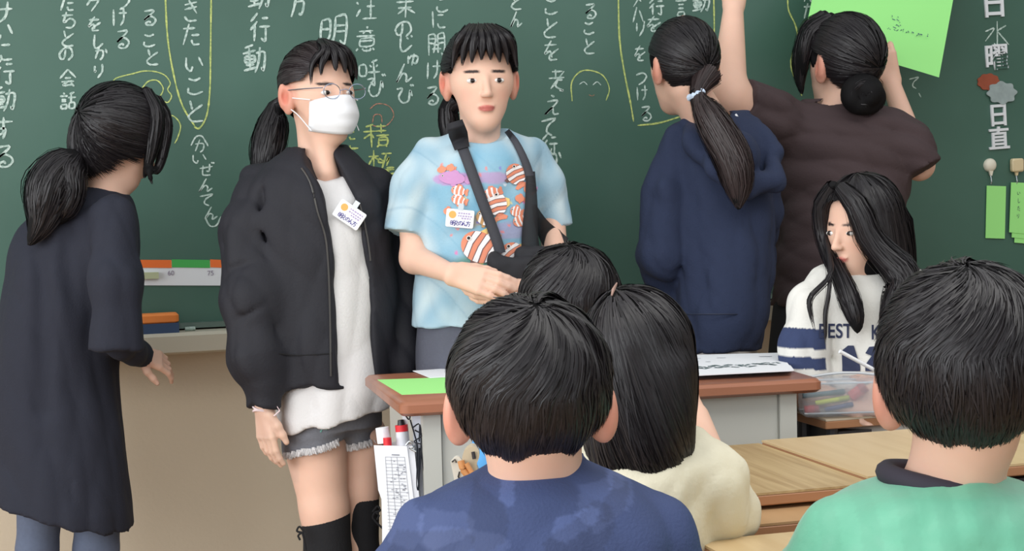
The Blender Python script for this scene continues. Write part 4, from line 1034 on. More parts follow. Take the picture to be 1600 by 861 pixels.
def badge(cx, cy, bv, hw, hh, rot, label, parent_label=None):
    l, n, *_ = bv.ray_cast(Vector(CP), Vector(ray(cx, cy)).normalized()); c = np.array(l)-CF*.016
    u = r0*math.cos(rot)-UP*math.sin(rot); v = UP*math.cos(rot)+r0*math.sin(rot); w = np.cross(u, v)
    ax = np.stack([u, v, w]); t = thing('name_badge', c-v*hh, label, 'badge')
    MB().box(c, (hw, hh, .0018), ax, .004).build('card', mat('badge_white', (244, 246, 250), rough=.3), t, smooth=True)
    f = -1 if w@CF > 0 else 1
    o_ = w*f*.0022
    V = [c+o_-u*hw*.55+v*hh*.38+(u*math.cos(a)+v*math.sin(a))*.0085 for a in np.linspace(0, 6.28, 17)[:-1]]
    put('orange_mark', raw_mesh('orange_mark', V, [tuple(range(16))], mat('badge_orange', (240, 178, 96)), False), t)
    V, F = [], []
    g = np.random.default_rng(int(cx))
    def seg(x0, x1, y, th): b = len(V); V.extend([c+o_+u*x0*hw+v*(y*hh-th), c+o_+u*x1*hw+v*(y*hh-th), c+o_+u*x1*hw+v*(y*hh+th), c+o_+u*x0*hw+v*(y*hh+th)]); F.append((b, b+1, b+2, b+3))
    for yy, x0 in ((.6, -.15), (.3, -.15), (.05, .1)):
        x = x0
        while x < .75: e = x+g.uniform(.08, .16); seg(x, e, yy, .0016); x = e+.05
    put('small_print', raw_mesh('small_print', V, F, mat('print_grey', (176, 160, 200)), False), t)
    V, F = [], []
    for ii, x in enumerate(np.linspace(-.5, .62, 5)):
        for st in G['明えのん方'[ii]].split():
            s = smooth([(hexv(st[i]), hexv(st[i+1])) for i in range(0, len(st), 2)], 3); Q = np.array([c+o_*1.1+u*(x*hw+(a-5)*.0011)+v*(-.5*hh-(b_-5)*.0012) for a, b_ in s])
            T_ = np.gradient(Q, axis=0); T_ /= np.linalg.norm(T_, axis=1, keepdims=True)+1e-9; N = np.cross(T_, w); b = len(V); n_ = len(Q)
            V.extend(list(Q+N*.0007)); V.extend(list(Q-N*.0007)); F.extend([(b+i, b+i+1, b+n_+i+1, b+n_+i) for i in range(n_-1)])
    put('written_name', raw_mesh('written_name', V, F, mat('name_ink', (64, 52, 140)), False), t)
    MB().box(c+v*(hh+.006)-o_*.5, (.006, .008, .003), ax).build('clip', MATS['steel'], t)
    return t
badge(547, 336, bt, .034, .022, .62, 'white name badge clipped tilted on the grey tee under the black jacket')

# ---- 3 girl in the blue fish shirt
ZK = 1.07
T = person(742, 600, 3.60, 'person in a pale blue fish print T-shirt standing behind the lectern with hands together')
H = Head(751, 129, 3.60, (.16, -1, -.04), .94)
nk = [cap(H.w((0, -.025, -.05)), P(752, 235, 3.62), .045, .049, .03), ell(P(752, 258, 3.62), (.085, .045, .03), np.stack([r0, fh, UP], 1), .04)]
e1, w1 = P(648, 404, 3.58), P(706, 428, 3.44)
h1 = hand(w1, r0*.88-UP*.22-fh*.25, UP*.35-fh*.8, UP*.7-fh*.4, .88, (.16, .28, .25), thumb=.35)
e2, w2 = P(868, 425, 3.60), P(812, 452, 3.46)
h2 = hand(w2, -r0*.95-UP*.12-fh*.2, -UP*.35-fh*.4, UP, .86, (.3, .35, .3), thumb=.5)
arms = [cap(P(642, 320, 3.59), e1, .031, .031, .02), cap(e1, w1, .033, .021, .02), cap(P(862, 320, 3.64), e2, .030, .030, .02), cap(e2, w2, .03, .02, .02)]
pr = H.prims()+nk+arms+h1+h2
R1 = around([H.c, P(752, 262, 3.6)], .15); R2 = around([P(640, 340, 3.6), w1, P(782, 470, 3.4)], .05); R3 = around([P(790, 380, 3.6), P(885, 340, 3.64), w2, e2], .05)
R2[1][2] = P(640, 325, 3.6)[2]; R3[1][2] = P(868, 320, 3.6)[2]; xs = R2[1][0]
body(pr, H, [R1+(.0034,), R2+(.0034,), R3+(.004,)], T)
H.eyes(T)
FISH = [(706, 278, 26, 10, .1, 3), (716, 298, 14, 8, .2, 0), (768, 302, 16, 9, -.3, 0), (806, 272, 21, 15, 1.1, 1), (776, 318, 24, 16, 1.3, 1), (748, 386, 36, 24, .5, 1), (806, 330, 11, 8, .2, 0), (812, 310, 9, 6, .2, 0),
        (800, 398, 24, 20, .9, 1), (716, 312, 14, 8, .3, 0), (758, 340, 18, 12, .4, 2), (704, 262, 8, 5, .2, 0), (826, 296, 10, 7, .6, 0), (812, 345, 13, 9, -.4, 0), (770, 365, 12, 9, .6, 2), (690, 265, 9, 5, -.2, 0), (700, 330, 9, 6, 0, 0)]
def fish_paint(V):
    x, y = proj(V); n = len(V)
    s = .5+.5*np.sin(V[:, 0]*31+2.2*np.sin(V[:, 2]*23+V[:, 1]*9)+1.3*np.sin(V[:, 0]*57))*np.cos(V[:, 2]*27+1.5*np.sin(V[:, 0]*17))
    s2 = .5+.5*np.sin(V[:, 2]*60+3*np.sin(V[:, 0]*41)); s = np.clip(s*.75+s2*.25, 0, 1)
    base = np.array([lin((132, 172, 194))[:3]]); pale = np.array([lin((192, 210, 216))[:3]])
    C = base*(1-s[:, None])+pale*s[:, None]
    st = np.clip(1-np.abs(np.sin(V[:, 2]*22+2.5*np.sin(V[:, 0]*13)))*9, 0, 1)[:, None]*.35; C = C*(1-st)+np.array(lin((110, 150, 176))[:3])*st
    front = ((V-P(742, 300, 3.6))@fh) < .0
    fld = np.clip(1.25-mask_ell(np.stack([x, y], 1), (762, 350), (78, 108)), 0, .25)*4*.55*front
    fc = np.array(lin((112, 172, 200))[:3]); rf = np.clip(1.1-mask_ell(np.stack([x, y], 1), (755, 425), (55, 30)), 0, .3)*3.3*front*.8
    C = C*(1-fld[:, None])+fc*fld[:, None]; C = C*(1-rf[:, None])+np.array(lin((92, 140, 120))[:3])*rf[:, None]
    def sp(cx, cy, rx, ry, c, w=1.):
        nonlocal C
        m = (np.clip((1.05-mask_ell(np.stack([x, y], 1), (cx, cy), (rx, ry)))*8, 0, 1)*front*w)[:, None]; C = C*(1-m)+np.array(lin(c)[:3])*m
    sp(712, 280, 36, 11, (190, 142, 196), .8); sp(770, 278, 34, 9, (196, 140, 190), .6); sp(735, 345, 22, 10, (170, 150, 120), .7); sp(795, 360, 30, 14, (180, 150, 190), .5)
    for k in range(46):
        a, b = 690+(k*37 % 150), 258+(k*53 % 175); sp(a, b, 2.6, 2.2, ((238, 130, 120), (244, 220, 120), (236, 236, 246), (130, 120, 200), (224, 120, 180))[k % 5], .85)
    return C
m_fish = mat('fish_tee', vcol=True, rough=.9, bump=.2, bscale=200)
pr = [loft([(205, 708, 796, .055), (218, 680, 822, .075), (240, 655, 848, .095), (290, 650, 846, .11), (380, 652, 838, .114), (460, 648, 840, .118), (504, 646, 842, .122)], 3.62),
      ell(P(752, 206, 3.575), (.066, .06, .032), np.stack([r0, fh, UP], 1), .008, 's')]
pr += chain([(672, 238, 3.61, 24), (650, 290, 3.60, 32), (634, 364, 3.585, 33)], .025, True)+chain([(832, 240, 3.63, 24), (852, 290, 3.64, 28), (868, 354, 3.64, 24)], .02, True)
pr += [cap(P(670, 310, 3.50), P(660, 460, 3.50), .007, .009, .03, 's'), cap(P(655, 300, 3.52), P(700, 330, 3.49), .005, .005, .02, 's'), cap(P(700, 470, 3.49), P(760, 500, 3.49), .006, .006, .03, 's')]
ot, bt3 = sdf_obj('fish_print_tee', pr, .0046, m_fish, T, wrinkle(6, .006, 14, .5), fish_paint)
def hitb(px, py, bv, off):
    l = bv.ray_cast(Vector(CP), Vector(ray(px, py)).normalized())[0]
    return None if l is None else np.array(l)-ray(px, py)/np.linalg.norm(ray(px, py))*off
for (cx, cy, L, h_, an, kd) in FISH:
    V, F, C = [], [], []; ca, sa = math.cos(an), math.sin(an); L *= .8; lay = [0]
    def poly(pts, c):
        lay[0] += 1; pts = np.array(pts, float); m_ = pts.mean(0); rings = [pts*0+m_, pts*.5+m_*.5, pts]; b0 = len(V); n = len(pts)
        for rg in rings:
            for (u, v) in rg:
                x, y = cx+u*ca-v*sa, cy+u*sa+v*ca; h3 = hitb(x, y, bt3, .0012+.0004*lay[0]); V.append(P(x, y, 3.5) if h3 is None else h3); C.append(lin(c)[:3])
        for r_ in range(2):
            for i in range(n): F.append((b0+r_*n+i, b0+r_*n+(i+1) % n, b0+(r_+1)*n+(i+1) % n, b0+(r_+1)*n+i))
    org, dk = (228, 142, 112), (120, 92, 92)
    if kd == 3: org = (196, 142, 190)
    if kd == 2: org, dk = (190, 148, 100), (90, 80, 70)
    T_ = np.linspace(0, 2*math.pi, 25)[:-1]
    poly([(L*.85, -h_*.2), (L*1.2, -h_*.75), (L*1.42, -h_*.55), (L*1.36, 0), (L*1.42, h_*.55), (L*1.2, h_*.75), (L*.85, h_*.2)], org)
    poly([(-L*.4, -h_*.8), (-L*.1, -h_*1.35), (L*.4, -h_*1.2), (L*.6, -h_*.7)], (236, 204, 128) if kd == 1 else org)
    poly([(-L*.1, h_*.8), (L*.05, h_*1.35), (L*.35, h_*1.25), (L*.4, h_*.7)], dk if kd == 1 else org)
    poly([(L*math.cos(t), h_*math.sin(t)) for t in T_], org)
    if h_ > 7 and kd != 3:
        for (u0, w_) in ((-.42, .15), (.2, .14), (.78, .09)):
            for (ww, c) in ((w_+.05, dk), (w_, (240, 236, 236))):
                lo_, hi_ = max(-.96, u0-ww), min(.97, u0+ww); us = np.linspace(lo_, hi_, 5); bow = .12
                if ww > w_ and kd != 1: continue
                poly([(L*u, -h_*math.sqrt(max(0, 1-u*u))*.98) for u in us]+[(L*(hi_-bow), 0)]+[(L*u, h_*math.sqrt(max(0, 1-u*u))*.98) for u in us[::-1]]+[(L*(lo_-bow*.6), 0)], c)
    if h_ > 7: poly([(-L*.7+max(1.6, h_*.17)*math.cos(t), -h_*.2+max(1.6, h_*.17)*math.sin(t)) for t in T_[::3]], (236, 232, 226)); poly([(-L*.71+max(1., h_*.11)*math.cos(t), -h_*.2+max(1., h_*.11)*math.sin(t)) for t in T_[::3]], (40, 36, 40))
    put('fish_print', raw_mesh('fish_print', V, F, M_paint, False, C), ot)
m_tr = mat('grey_trousers', (84, 86, 98), rough=.85, bump=.3, bscale=200, noise=.08, nscale=120)
pr = [loft([(490, 654, 834, .105), (560, 650, 838, .115), (620, 654, 836, .11), (640, 656, 834, .10)], 3.62)]
for x, s in ((700, -1), (790, 1)): pr += [cap(P(x, 640, 3.62), down(P(x, 800, 3.62), .07), .078, .055, .03)]
sdf_obj('trousers', pr, .009, m_tr, T, wrinkle(7, .002, 12))
shoes(T, [down(P(700, 800, 3.62), 0), down(P(790, 800, 3.62), 0)])
b, sf, dr = hair_cap(H, (.088, .104, .098), [(-.12, -.075), (-.05, -.055), (-.035, -.01), (-.025, .03), (.012, .034), (.03, .01), (.05, .06), (.07, .078), (.12, .082)], T, 6000, crown=(-.2, -.9, -.05), length=(.7, 1.7), seed=31, rad=.0011, wob=.004)
gl = []
for x in np.linspace(-.066, .066, 8): gl.append([(H.w((x*.4, .03, .124)), .010), (H.w((x*.8, .083, .1)), .011), (H.w((x, .099-abs(x)*.4, .072)), .008), (H.w((x*1.12, .101-abs(x)*.47, .05-.3*abs(x))), .002)])
guide_strands(gl, 900, T, 'bangs_strands', base=False, seed=32, rad=.0008)
guide_strands([[(H.w((-.045, -.075, -.02)), .02), (P(700, 165, 3.68), S(13, 3.66)), (P(702, 195, 3.68), S(15, 3.66)), (P(706, 225, 3.68), S(10, 3.66)), (P(706, 245, 3.66), .004)]], 900, T, 'ponytail_strands', seed=33)
# shoulder bag with strap (hangs from the neck)
m_strap = mat('strap_grey', (56, 57, 64), rough=.7, bump=.2, bscale=300); m_mesh = mat('mesh_black', (26, 27, 31), rough=.7, alpha=.8)
t2 = thing('sling_bag', P(800, 430, 3.48), 'black mesh sling bag with a grey webbing strap worn over the fish print shirt', 'bag')
vb = np.array([P(a, b, 3.60) for a, b in ((600, 200), (900, 200), (900, 230), (600, 230))])
strap([(716, 214), (730, 250), (752, 310), (775, 372), (782, 396)], (17, 17, 17), [bt3], .006, 'strap', m_strap, t2)
strap([(710, 190), (716, 210), (722, 232)], (26, 30, 24), [bt3], .012, 'strap_pad', mat('strap_pad', (34, 34, 40), rough=.8), t2)
strap([(792, 204), (808, 226), (824, 262), (832, 300)], (9, 12, 15), [bt3], .006, 'strap', m_strap, t2)
strap([(829, 268), (830, 320), (828, 370), (832, 420)], (14, 20, 26, 34), [bt3], .007, 'mesh_panel', m_mesh, t2)
strap([(834, 320), (846, 350), (862, 372), (880, 385)], (6, 22, 36, 30), [bt3], .008, 'mesh_panel', m_mesh, t2, Zfb=3.56)
bagp = [sbox(P(802, 425, 3.49), (.055, .02, .032), np.stack([r0, fh, UP], 1), .015), sbox(P(840, 420, 3.52), (.05, .02, .05), np.stack([r0, fh, UP], 1), .015), cap(P(772, 402, 3.49), P(795, 450, 3.48), .012, .018)]
sdf_obj('pouch', bagp, .005, mat('bag_black', (30, 30, 35), rough=.8), t2, wrinkle(8, .003, 25))
badge(719, 342, bt3, .0315, .0205, .12, 'white name badge with purple lettering clipped on the fish print shirt')
t2 = thing('wristwatch', P(808, 450, 3.46), 'white band watch on the wrist of the fish shirt wearer', 'watch')
MB().tube([w2+UP*.021*math.cos(a)+fh*.021*math.sin(a)-r0*.01 for a in np.linspace(0, 6.28, 18)[:-1]], .005, 6, True).build('band', m_white, t2, smooth=True)

# ---- 4 navy hoodie, back view
ZK = 1.045
T = person(1105, 600, 3.95, 'person in a navy blue hoodie seen from behind, ponytail in a pale blue tie')
H = Head(1066, 108, 3.95, (-.38, .92, .0), .93)
pr = H.prims()+[cap(H.w((0, -.03, -.05)), P(1112, 205, 3.97), .046, .056, .03), ell(P(1118, 212, 3.98), (.085, .05, .03), np.stack([r0, fh, UP], 1), .04)]
R1 = around([H.c, P(1118, 210, 3.97)], .16)
body(pr, H, [R1+(.0042,)], T); H.eyes(T)
m_hood = mat('navy_hoodie', (37, 47, 74), rough=.9, bump=.3, bscale=200, noise=.08, nscale=60)
pr = [loft([(178, 1085, 1168, .05), (190, 1062, 1182, .07), (215, 1046, 1198, .095), (260, 1042, 1204, .11), (340, 1046, 1206, .115), (440, 1052, 1204, .12), (500, 1050, 1196, .128), (542, 1054, 1186, .122)], 3.97)]
pr += chain([(1060, 216, 3.96, 22), (1038, 300, 3.93, 30), (1030, 400, 3.92, 32), (1042, 450, 4.0, 28), (1050, 470, 4.15, 22)], .012)
pr += chain([(1190, 225, 3.98, 22), (1190, 330, 4.02, 28), (1180, 420, 4.12, 26)], .02)
pr += chain([(1072, 194, 3.93, 9), (1082, 222, 3.88, 12), (1118, 262, 3.83, 16), (1165, 290, 3.82, 17), (1208, 282, 3.86, 14), (1210, 240, 3.90, 12), (1180, 196, 3.95, 10)], .012)
pr += [ell(P(1150, 245, 3.85), (.055, .03, .06), np.stack([r0, fh, UP], 1), .02)]
pr += [ell(P(1118, 186, 3.96), (.058, .06, .03), np.stack([r0, fh, UP], 1), .01, 's'), cap(P(1066, 255, 3.83), P(1062, 500, 3.83), .007, .010, .03, 's'), cap(P(1120, 330, 3.83), P(1100, 480, 3.82), .005, .007, .03, 's')]
pr += [cap(P(1180, 320, 3.83), P(1150, 490, 3.83), .004, .006, .03, 's')]
sdf_obj('hoodie', pr, .006, m_hood, T, wrinkle(9, .007, 11, .4))
MB().tube([P(x, y, 3.955-.125*math.sin(math.pi*(x-1048)/142)**.5) for x, y in [(1048+i*14.2, 491) for i in range(11)]], .0018, 6).build('hem_seam', mat('seam_navy', (30, 38, 60)), T)
MB().tube([P(a, b, 3.92) for a, b in smooth([(1128, 192), (1142, 187), (1152, 180)], 5)], .005, 8).build('neck_label', m_white, T, smooth=True, label='white edge of an inner collar')
pr = [loft([(525, 1058, 1182, .11), (600, 1056, 1184, .115), (640, 1060, 1182, .1)], 3.97)]+[cap(P(x, 635, 3.97), down(P(x, 800, 3.97), .07), .07, .05, .03) for x in (1090, 1150)]
sdf_obj('trousers', pr, .009, mat('pale_trousers', (196, 190, 186), rough=.85), T)
shoes(T, [down(P(x, 800, 3.97), 0) for x in (1090, 1150)], face=1)
b, sf, dr = hair_cap(H, (.087, .105, .1), [(-.12, -.10), (-.05, -.075), (-.035, -.02), (-.025, .03), (.01, .034), (.02, -.012), (.032, -.012), (.05, .055), (.12, .075)], T, 7000, crown=(.12, -.95, -.35), length=(.6, 1.7), seed=41, rad=.0011, wob=.004)
HT = P(1088, 148, 3.83)
guide_strands([[(H.w((.02, -.09, -.02)), .03), (HT, .014), (P(1106, 178, 3.80), S(20, 3.8)), (P(1128, 215, 3.79), S(25, 3.8)), (P(1146, 250, 3.78), S(25, 3.8)), (P(1154, 290, 3.78), S(20, 3.8)), (P(1154, 326, 3.78), .006)]], 3000, T, 'ponytail_strands', seed=42, rad=.0009, cols=np.array(lin((52, 42, 42)))[:3])
MB().tube([HT+(r0*.9+UP*.4)*.017*math.cos(a)+fh*.016*math.sin(a) for a in np.linspace(0, 6.28, 22)[:-1]], [.0075+.002*math.sin(i*2.4) for i in range(21)], 8, True).build('hair_tie', mat('tie_pale', (196, 212, 232), rough=.8), T, smooth=True, label='pale blue scrunchie')
# pale parting
Q = [H.w(p) for p in ((-.0, .02, .133), (-.006, -.02, .133), (.0, -.045, .124))]
MB().tube([P(*proj_) if False else q for q in Q for proj_ in [0]], [.001, .0022, .001], 6).build('parting', mat('scalp', (150, 120, 108)), T)

# ---- 5 person in brown pinning up the green sheet
ZK = 1.1
T = person(1310, 600, 4.02, 'person in a dark brown T-shirt with a hair bun, reaching up with a green sheet')
H = Head(1318, 104, 4.02, (-.45, .88, .10), .98)
a0, a1, a2 = P(1205, 200, 4.0), P(1138, 152, 3.92), P(1146, 10, 4.02)
b0, b1, b2 = P(1400, 215, 4.02), P(1436, 258, 4.05), P(1392, 128, 4.17)
hA = hand(a2, UP+r0*.2, -fh, -r0, .95, (.3, .4, .3)); hB = hand(b2, UP*.9-r0*.25, -fh-r0*.2, -r0, .95, (.5, .5, .4))
pr = H.prims()+[cap(H.w((0, -.03, -.05)), P(1300, 190, 4.03), .046, .055, .03), ell(P(1308, 205, 4.03), (.085, .05, .03), np.stack([r0, fh, UP], 1), .04)]
pr += [cap(a0, a1, .056, .054, .02), cap(a1, a2, .05, .026, .03), cap(b0, b1, .042, .038, .02), cap(b1, b2, .038, .024, .02)]+hA+hB
R1 = around([H.c, P(1305, 200, 4.02)], .16); R2 = around([a0, a1, a2, P(1150, -60, 4.02)], .075); R3 = around([b1, b2, P(1385, 70, 4.2)], .06)
R2[1][0] = min(R2[1][0], R1[0][0]+.004) if R2[1][0] > R1[0][0] else R2[1][0]
body(pr, H, [R1+(.0042,), R2+(.004,), R3+(.004,)], T); H.eyes(T)
m_br = mat('brown_tee', (66, 52, 54), rough=.9, bump=.25, bscale=200)
pr = [loft([(158, 1258, 1345, .05), (172, 1225, 1385, .075), (195, 1205, 1415, .1), (250, 1212, 1425, .115), (300, 1218, 1416, .12), (370, 1214, 1404, .125), (470, 1210, 1402, .13)], 4.03)]
pr += chain([(1240, 205, 4.03, 42), (1200, 185, 3.98, 42), (1160, 160, 3.93, 34)], .03, True)+chain([(1390, 205, 4.02, 34), (1420, 230, 4.01, 34), (1440, 262, 4.0, 30)], .03, True)
pr += [ell(P(1300, 166, 4.02), (.06, .06, .028), np.stack([r0, fh, UP], 1), .01, 's')]
for (a, b, c_, d_) in ((1220, 260, 1330, 300), (1225, 290, 1310, 345), (1230, 225, 1360, 250), (1215, 240, 1260, 380), (1260, 320, 1330, 400)): pr.append(cap(P(a, b, 3.885), P(c_, d_, 3.875), .005, .007, .025, 's'))
sdf_obj('brown_tee', pr, .006, m_br, T, wrinkle(10, .009, 13, 1.2))
pr = [loft([(440, 1212, 1398, .12), (560, 1200, 1405, .14), (700, 1190, 1415, .15)], 4.03)]+[cap(P(x, 680, 4.03), down(P(x, 800, 4.03), .07), .07, .045, .03) for x in (1260, 1350)]
sdf_obj('black_skirt', pr, .01, mat('black_skirt', (30, 29, 34), rough=.9), T); shoes(T, [down(P(x, 800, 4.03), 0) for x in (1260, 1350)], face=1)
b, sf, dr = hair_cap(H, (.09, .107, .1), [(-.12, -.09), (-.05, -.065), (-.035, -.02), (-.025, .03), (.01, .034), (.02, -.012), (.032, -.012), (.05, .055), (.12, .075)], T, 6500, crown=(.2, -.9, -.3), length=(.6, 1.7), seed=51, rad=.0011, wob=.004)
bc = P(1349, 148, 3.93); gl = []
for k in range(7):
    a0_ = k*.9; rr_ = .030 if k < 5 else .012; gl.append([(bc+(r0*math.cos(a0_+t_)*rr_*1.25+UP*math.sin(a0_+t_)*rr_)+fh*(-.020 if k > 4 else -.006+.012*math.sin(t_*2+k)), .022 if 0 < t_ < 3 else .010) for t_ in (0, .8, 1.6, 2.4, 3.2)])
guide_strands(gl, 2200, T, 'hair_bun_strands', seed=52, rad=.0009)
guide_strands([[(H.w((-.03, .02, .12)), .014), (H.w((-.075, .04, .08)), .02), (H.w((-.086, .045, .02)), .014), (H.w((-.08, .05, -.02)), .004)], [(H.w((-.02, .06, .125)), .014), (H.w((-.06, .07, .085)), .022), (H.w((-.082, .065, .02)), .022), (H.w((-.082, .065, -.03)), .013), (H.w((-.078, .06, -.07)), .004)]], 1100, T, 'front_lock_strands', seed=53)
ps = [(1283, -70), (1502, -70), (1467, 121), (1256, 62)]
Q = [on_y(a, b, BY-.06-.24*(b > 0)*(1 if a > 1300 else .8)) for a, b in ps]
t2 = thing('poster_sheet', (Q[2]+Q[3])/2, 'large bright green paper sheet held up against the right of the board', 'paper')
V, F = [], []
for i in range(9):
    for j in range(9):
        u, v = i/8, j/8; p = (Q[0]*(1-u)+Q[1]*u)*(1-v)+(Q[3]*(1-u)+Q[2]*u)*v; p = p-np.array([0, 1, 0])*.015*math.sin(u*3.1)*v; V.append(p)
n9 = len(V); V += [v+np.array([0, .001, 0]) for v in V]
for i in range(8):
    for j in range(8): a = i*9+j; F += [(a, a+1, a+10, a+9), (n9+a, n9+a+9, n9+a+10, n9+a+1)]
put('sheet', raw_mesh('sheet', V, F, mat('poster_green', (160, 240, 140), rough=.6)), t2)
def onsheet(px, py):
    A_, B_, C_ = V[0], V[72], V[80]; n_ = np.cross(B_-A_, C_-A_); d = ray(px, py); return CP+d*(((A_-CP)@n_)/(d@n_))-np.array([0, .018, 0])
Vp, Fp = [], []
g = np.random.default_rng(9)
for x, y, s in [(1394, 28, 5), (1398, 38, 4), (1383, 46, 4), (1393, 48, 5)]+[(1405+8*i, 49+i*1.4, 3) for i in range(6)]:
    for k in range(4):
        a, b = x+g.uniform(-s, s), y+g.uniform(-s, s)*.7; e, f = a+g.uniform(-s, s), b+g.uniform(-s, s)*.7
        p, q = onsheet(a, b), onsheet(e, f); d = (q-p)/(np.linalg.norm(q-p)+1e-9); nn = np.cross(d, [0, 1, 0])*.0012; bb_ = len(Vp); Vp += [p-nn, q-nn, q+nn, p+nn]; Fp.append((bb_, bb_+1, bb_+2, bb_+3))
put('printed_characters', raw_mesh('printed_characters', Vp, Fp, mat('poster_ink', (70, 110, 110)), False), t2)

# ---- 6 seated girl, striped sweatshirt
ZK = 1.0
T = person(1350, 560, 3.74, 'person seated with long black hair, in a white sweatshirt with navy stripes')
H = Head(1347, 356, 3.72, (-.78, -.60, -.16), .93)
pr = H.prims()+[cap(H.w((0, -.03, -.05)), P(1356, 450, 3.74), .045, .05, .03), ell(P(1352, 458, 3.73), (.09, .05, .035), np.stack([r0, fh, UP], 1), .04)]
e1 = P(1262, 612, 3.66); w1 = P(1318, 632, 3.60)
w2 = P(1392, 606, 3.62)
pr += [cap(P(1262, 560, 3.68), e1, .04, .036), cap(e1, w1, .035, .022)]+hand(w1, r0*.95-UP*.05, UP*.6-fh*.6, -fh+UP*.3, .78, (.8, .8, .5))
pr += [cap(P(1440, 600, 3.66), w2, .034, .022)]+hand(w2, -r0*.8-UP*.3-fh*.2, -fh*.8, UP, .78, (.9, .9, .5))
R1 = around([H.c, P(1352, 460, 3.73)], .15); R2 = around([e1, w1, w2, P(1262, 570, 3.68), P(1440, 600, 3.66), P(1300, 640, 3.5)], .045)
body(pr, H, [R1+(.0042,), R2+(.004,)], T); H.eyes(T)
def swe(V):
    x, y = proj(V); C = np.tile(np.array(lin((226, 224, 218))[:3]), (len(V), 1)); nv = np.array(lin((52, 64, 100))[:3])
    yy = y-(x-1240)*.06+0*x; m = (x < 1292-(0)) & (((yy > 512) & (yy < 544)) | ((yy > 557) & (yy < 576))); C[m & (V@r0 < (P(1296, 540, 3.6)@r0))] = nv
    m2 = (x > 1440) & (((yy > 512) & (yy < 544)) | ((yy > 557) & (yy < 576))); C[m2] = nv
    return C
m_sw = mat('sweatshirt', vcol=True, rough=.9, bump=.25, bscale=180)
pr = [loft([(412, 1310, 1398, .05), (424, 1285, 1420, .07), (445, 1268, 1442, .09), (500, 1268, 1450, .11), (600, 1276, 1456, .12), (700, 1270, 1460, .125), (760, 1265, 1465, .13)], 3.75)]
pr += chain([(1290, 440, 3.75, 24), (1268, 480, 3.72, 32), (1256, 540, 3.69, 36), (1258, 594, 3.68, 38)], .02, True)+chain([(1425, 445, 3.76, 26), (1448, 520, 3.74, 34), (1452, 590, 3.7, 34)], .02, True)
pr += [ell(P(1352, 412, 3.70), (.058, .06, .034), np.stack([r0, fh, UP], 1), .008, 's'), cap(P(1300, 470, 3.64), P(1296, 590, 3.63), .008, .01, .02, 's'), cap(P(1275, 440, 3.64), P(1290, 500, 3.63), .004, .004, .02, 's')]
osw, bsw = sdf_obj('sweatshirt', pr, .0045, m_sw, T, wrinkle(12, .005, 14, .5), swe)
def on_cloth(s, cx, cy, hpx, wpx, bv, m, parent, name='lettering', bold=.0, sx=1.0):
    cu = bpy.data.curves.new('t', 'FONT'); cu.body = s; cu.size = 1; cu.align_x = 'LEFT'; cu.align_y = 'CENTER'; cu.offset = bold; cu.space_character = 1.05
    tmp = bpy.data.objects.new('t', cu); COL.objects.link(tmp); me = bpy.data.meshes.new_from_object(tmp.evaluated_get(bpy.context.evaluated_depsgraph_get())); bpy.data.objects.remove(tmp)
    co = np.array([v.co[:] for v in me.vertices]); mn, mx = co.min(0), co.max(0)
    import bmesh
    bm = bmesh.new(); bm.from_mesh(me); bmesh.ops.triangulate(bm, faces=bm.faces[:]); bmesh.ops.subdivide_edges(bm, edges=[e for e in bm.edges if e.calc_length() > .12], cuts=2, use_grid_fill=True)
    for v in bm.verts:
        px = cx+(v.co.x-mn[0])/(mx[0]-mn[0])*wpx; py = cy-(v.co.y-(mn[1]+mx[1])/2)/(mx[1]-mn[1])*hpx
        h_ = hit(px, py, [bv], .0025); h_ = P(px, py, 3.64) if h_ is None else h_; v.co = Vector(h_)
    bm.to_mesh(me); bm.free(); me.materials.clear(); me.materials.append(m); return put(name, me, parent)
m_nv = mat('navy_print', (46, 54, 84), rough=.8)
on_cloth('BEST', 1280, 517, 23, 52, bsw, m_nv, osw, bold=.018); on_cloth('KIND', 1362, 519, 23, 58, bsw, m_nv, osw, bold=.018)
def patch(poly, bv, m, parent):
    import bmesh
    bm = bmesh.new(); vs = [bm.verts.new((a, b, 0)) for a, b in poly]; bm.faces.new(vs); bmesh.ops.triangulate(bm, faces=bm.faces[:]); 
    for _ in range(2): bmesh.ops.subdivide_edges(bm, edges=bm.edges[:], cuts=1, use_grid_fill=True)
    for v in bm.verts: h_ = hit(v.co.x, v.co.y, [bv], .0028); v.co = Vector(P(v.co.x, v.co.y, 3.64) if h_ is None else h_)
    me = bpy.data.meshes.new('numeral'); bm.to_mesh(me); bm.free(); me.materials.append(m); put('numeral', me, parent)
for poly in ([(1315, 548), (1325, 540), (1334, 540), (1334, 572), (1344, 572), (1344, 580), (1316, 580), (1316, 572), (1322, 572), (1322, 552)],
             [(1352, 552), (1358, 542), (1376, 540), (1388, 546), (1388, 562), (1372, 572), (1390, 572), (1390, 580), (1352, 580), (1352, 570), (1374, 556), (1372, 550), (1364, 550), (1362, 556)]): patch(poly, bsw, m_nv, osw)
b, sf, dr = hair_cap(H, (.092, .106, .1), [(-.14, -.24), (.02, -.22), (.034, -.12), (.042, -.02), (.055, .045), (.075, .088), (.12, .095)], T, 8000, crown=(0, .1, 1), length=(.8, 1.7), seed=61, rad=.001, low=.26, ex=3.2, K=10)
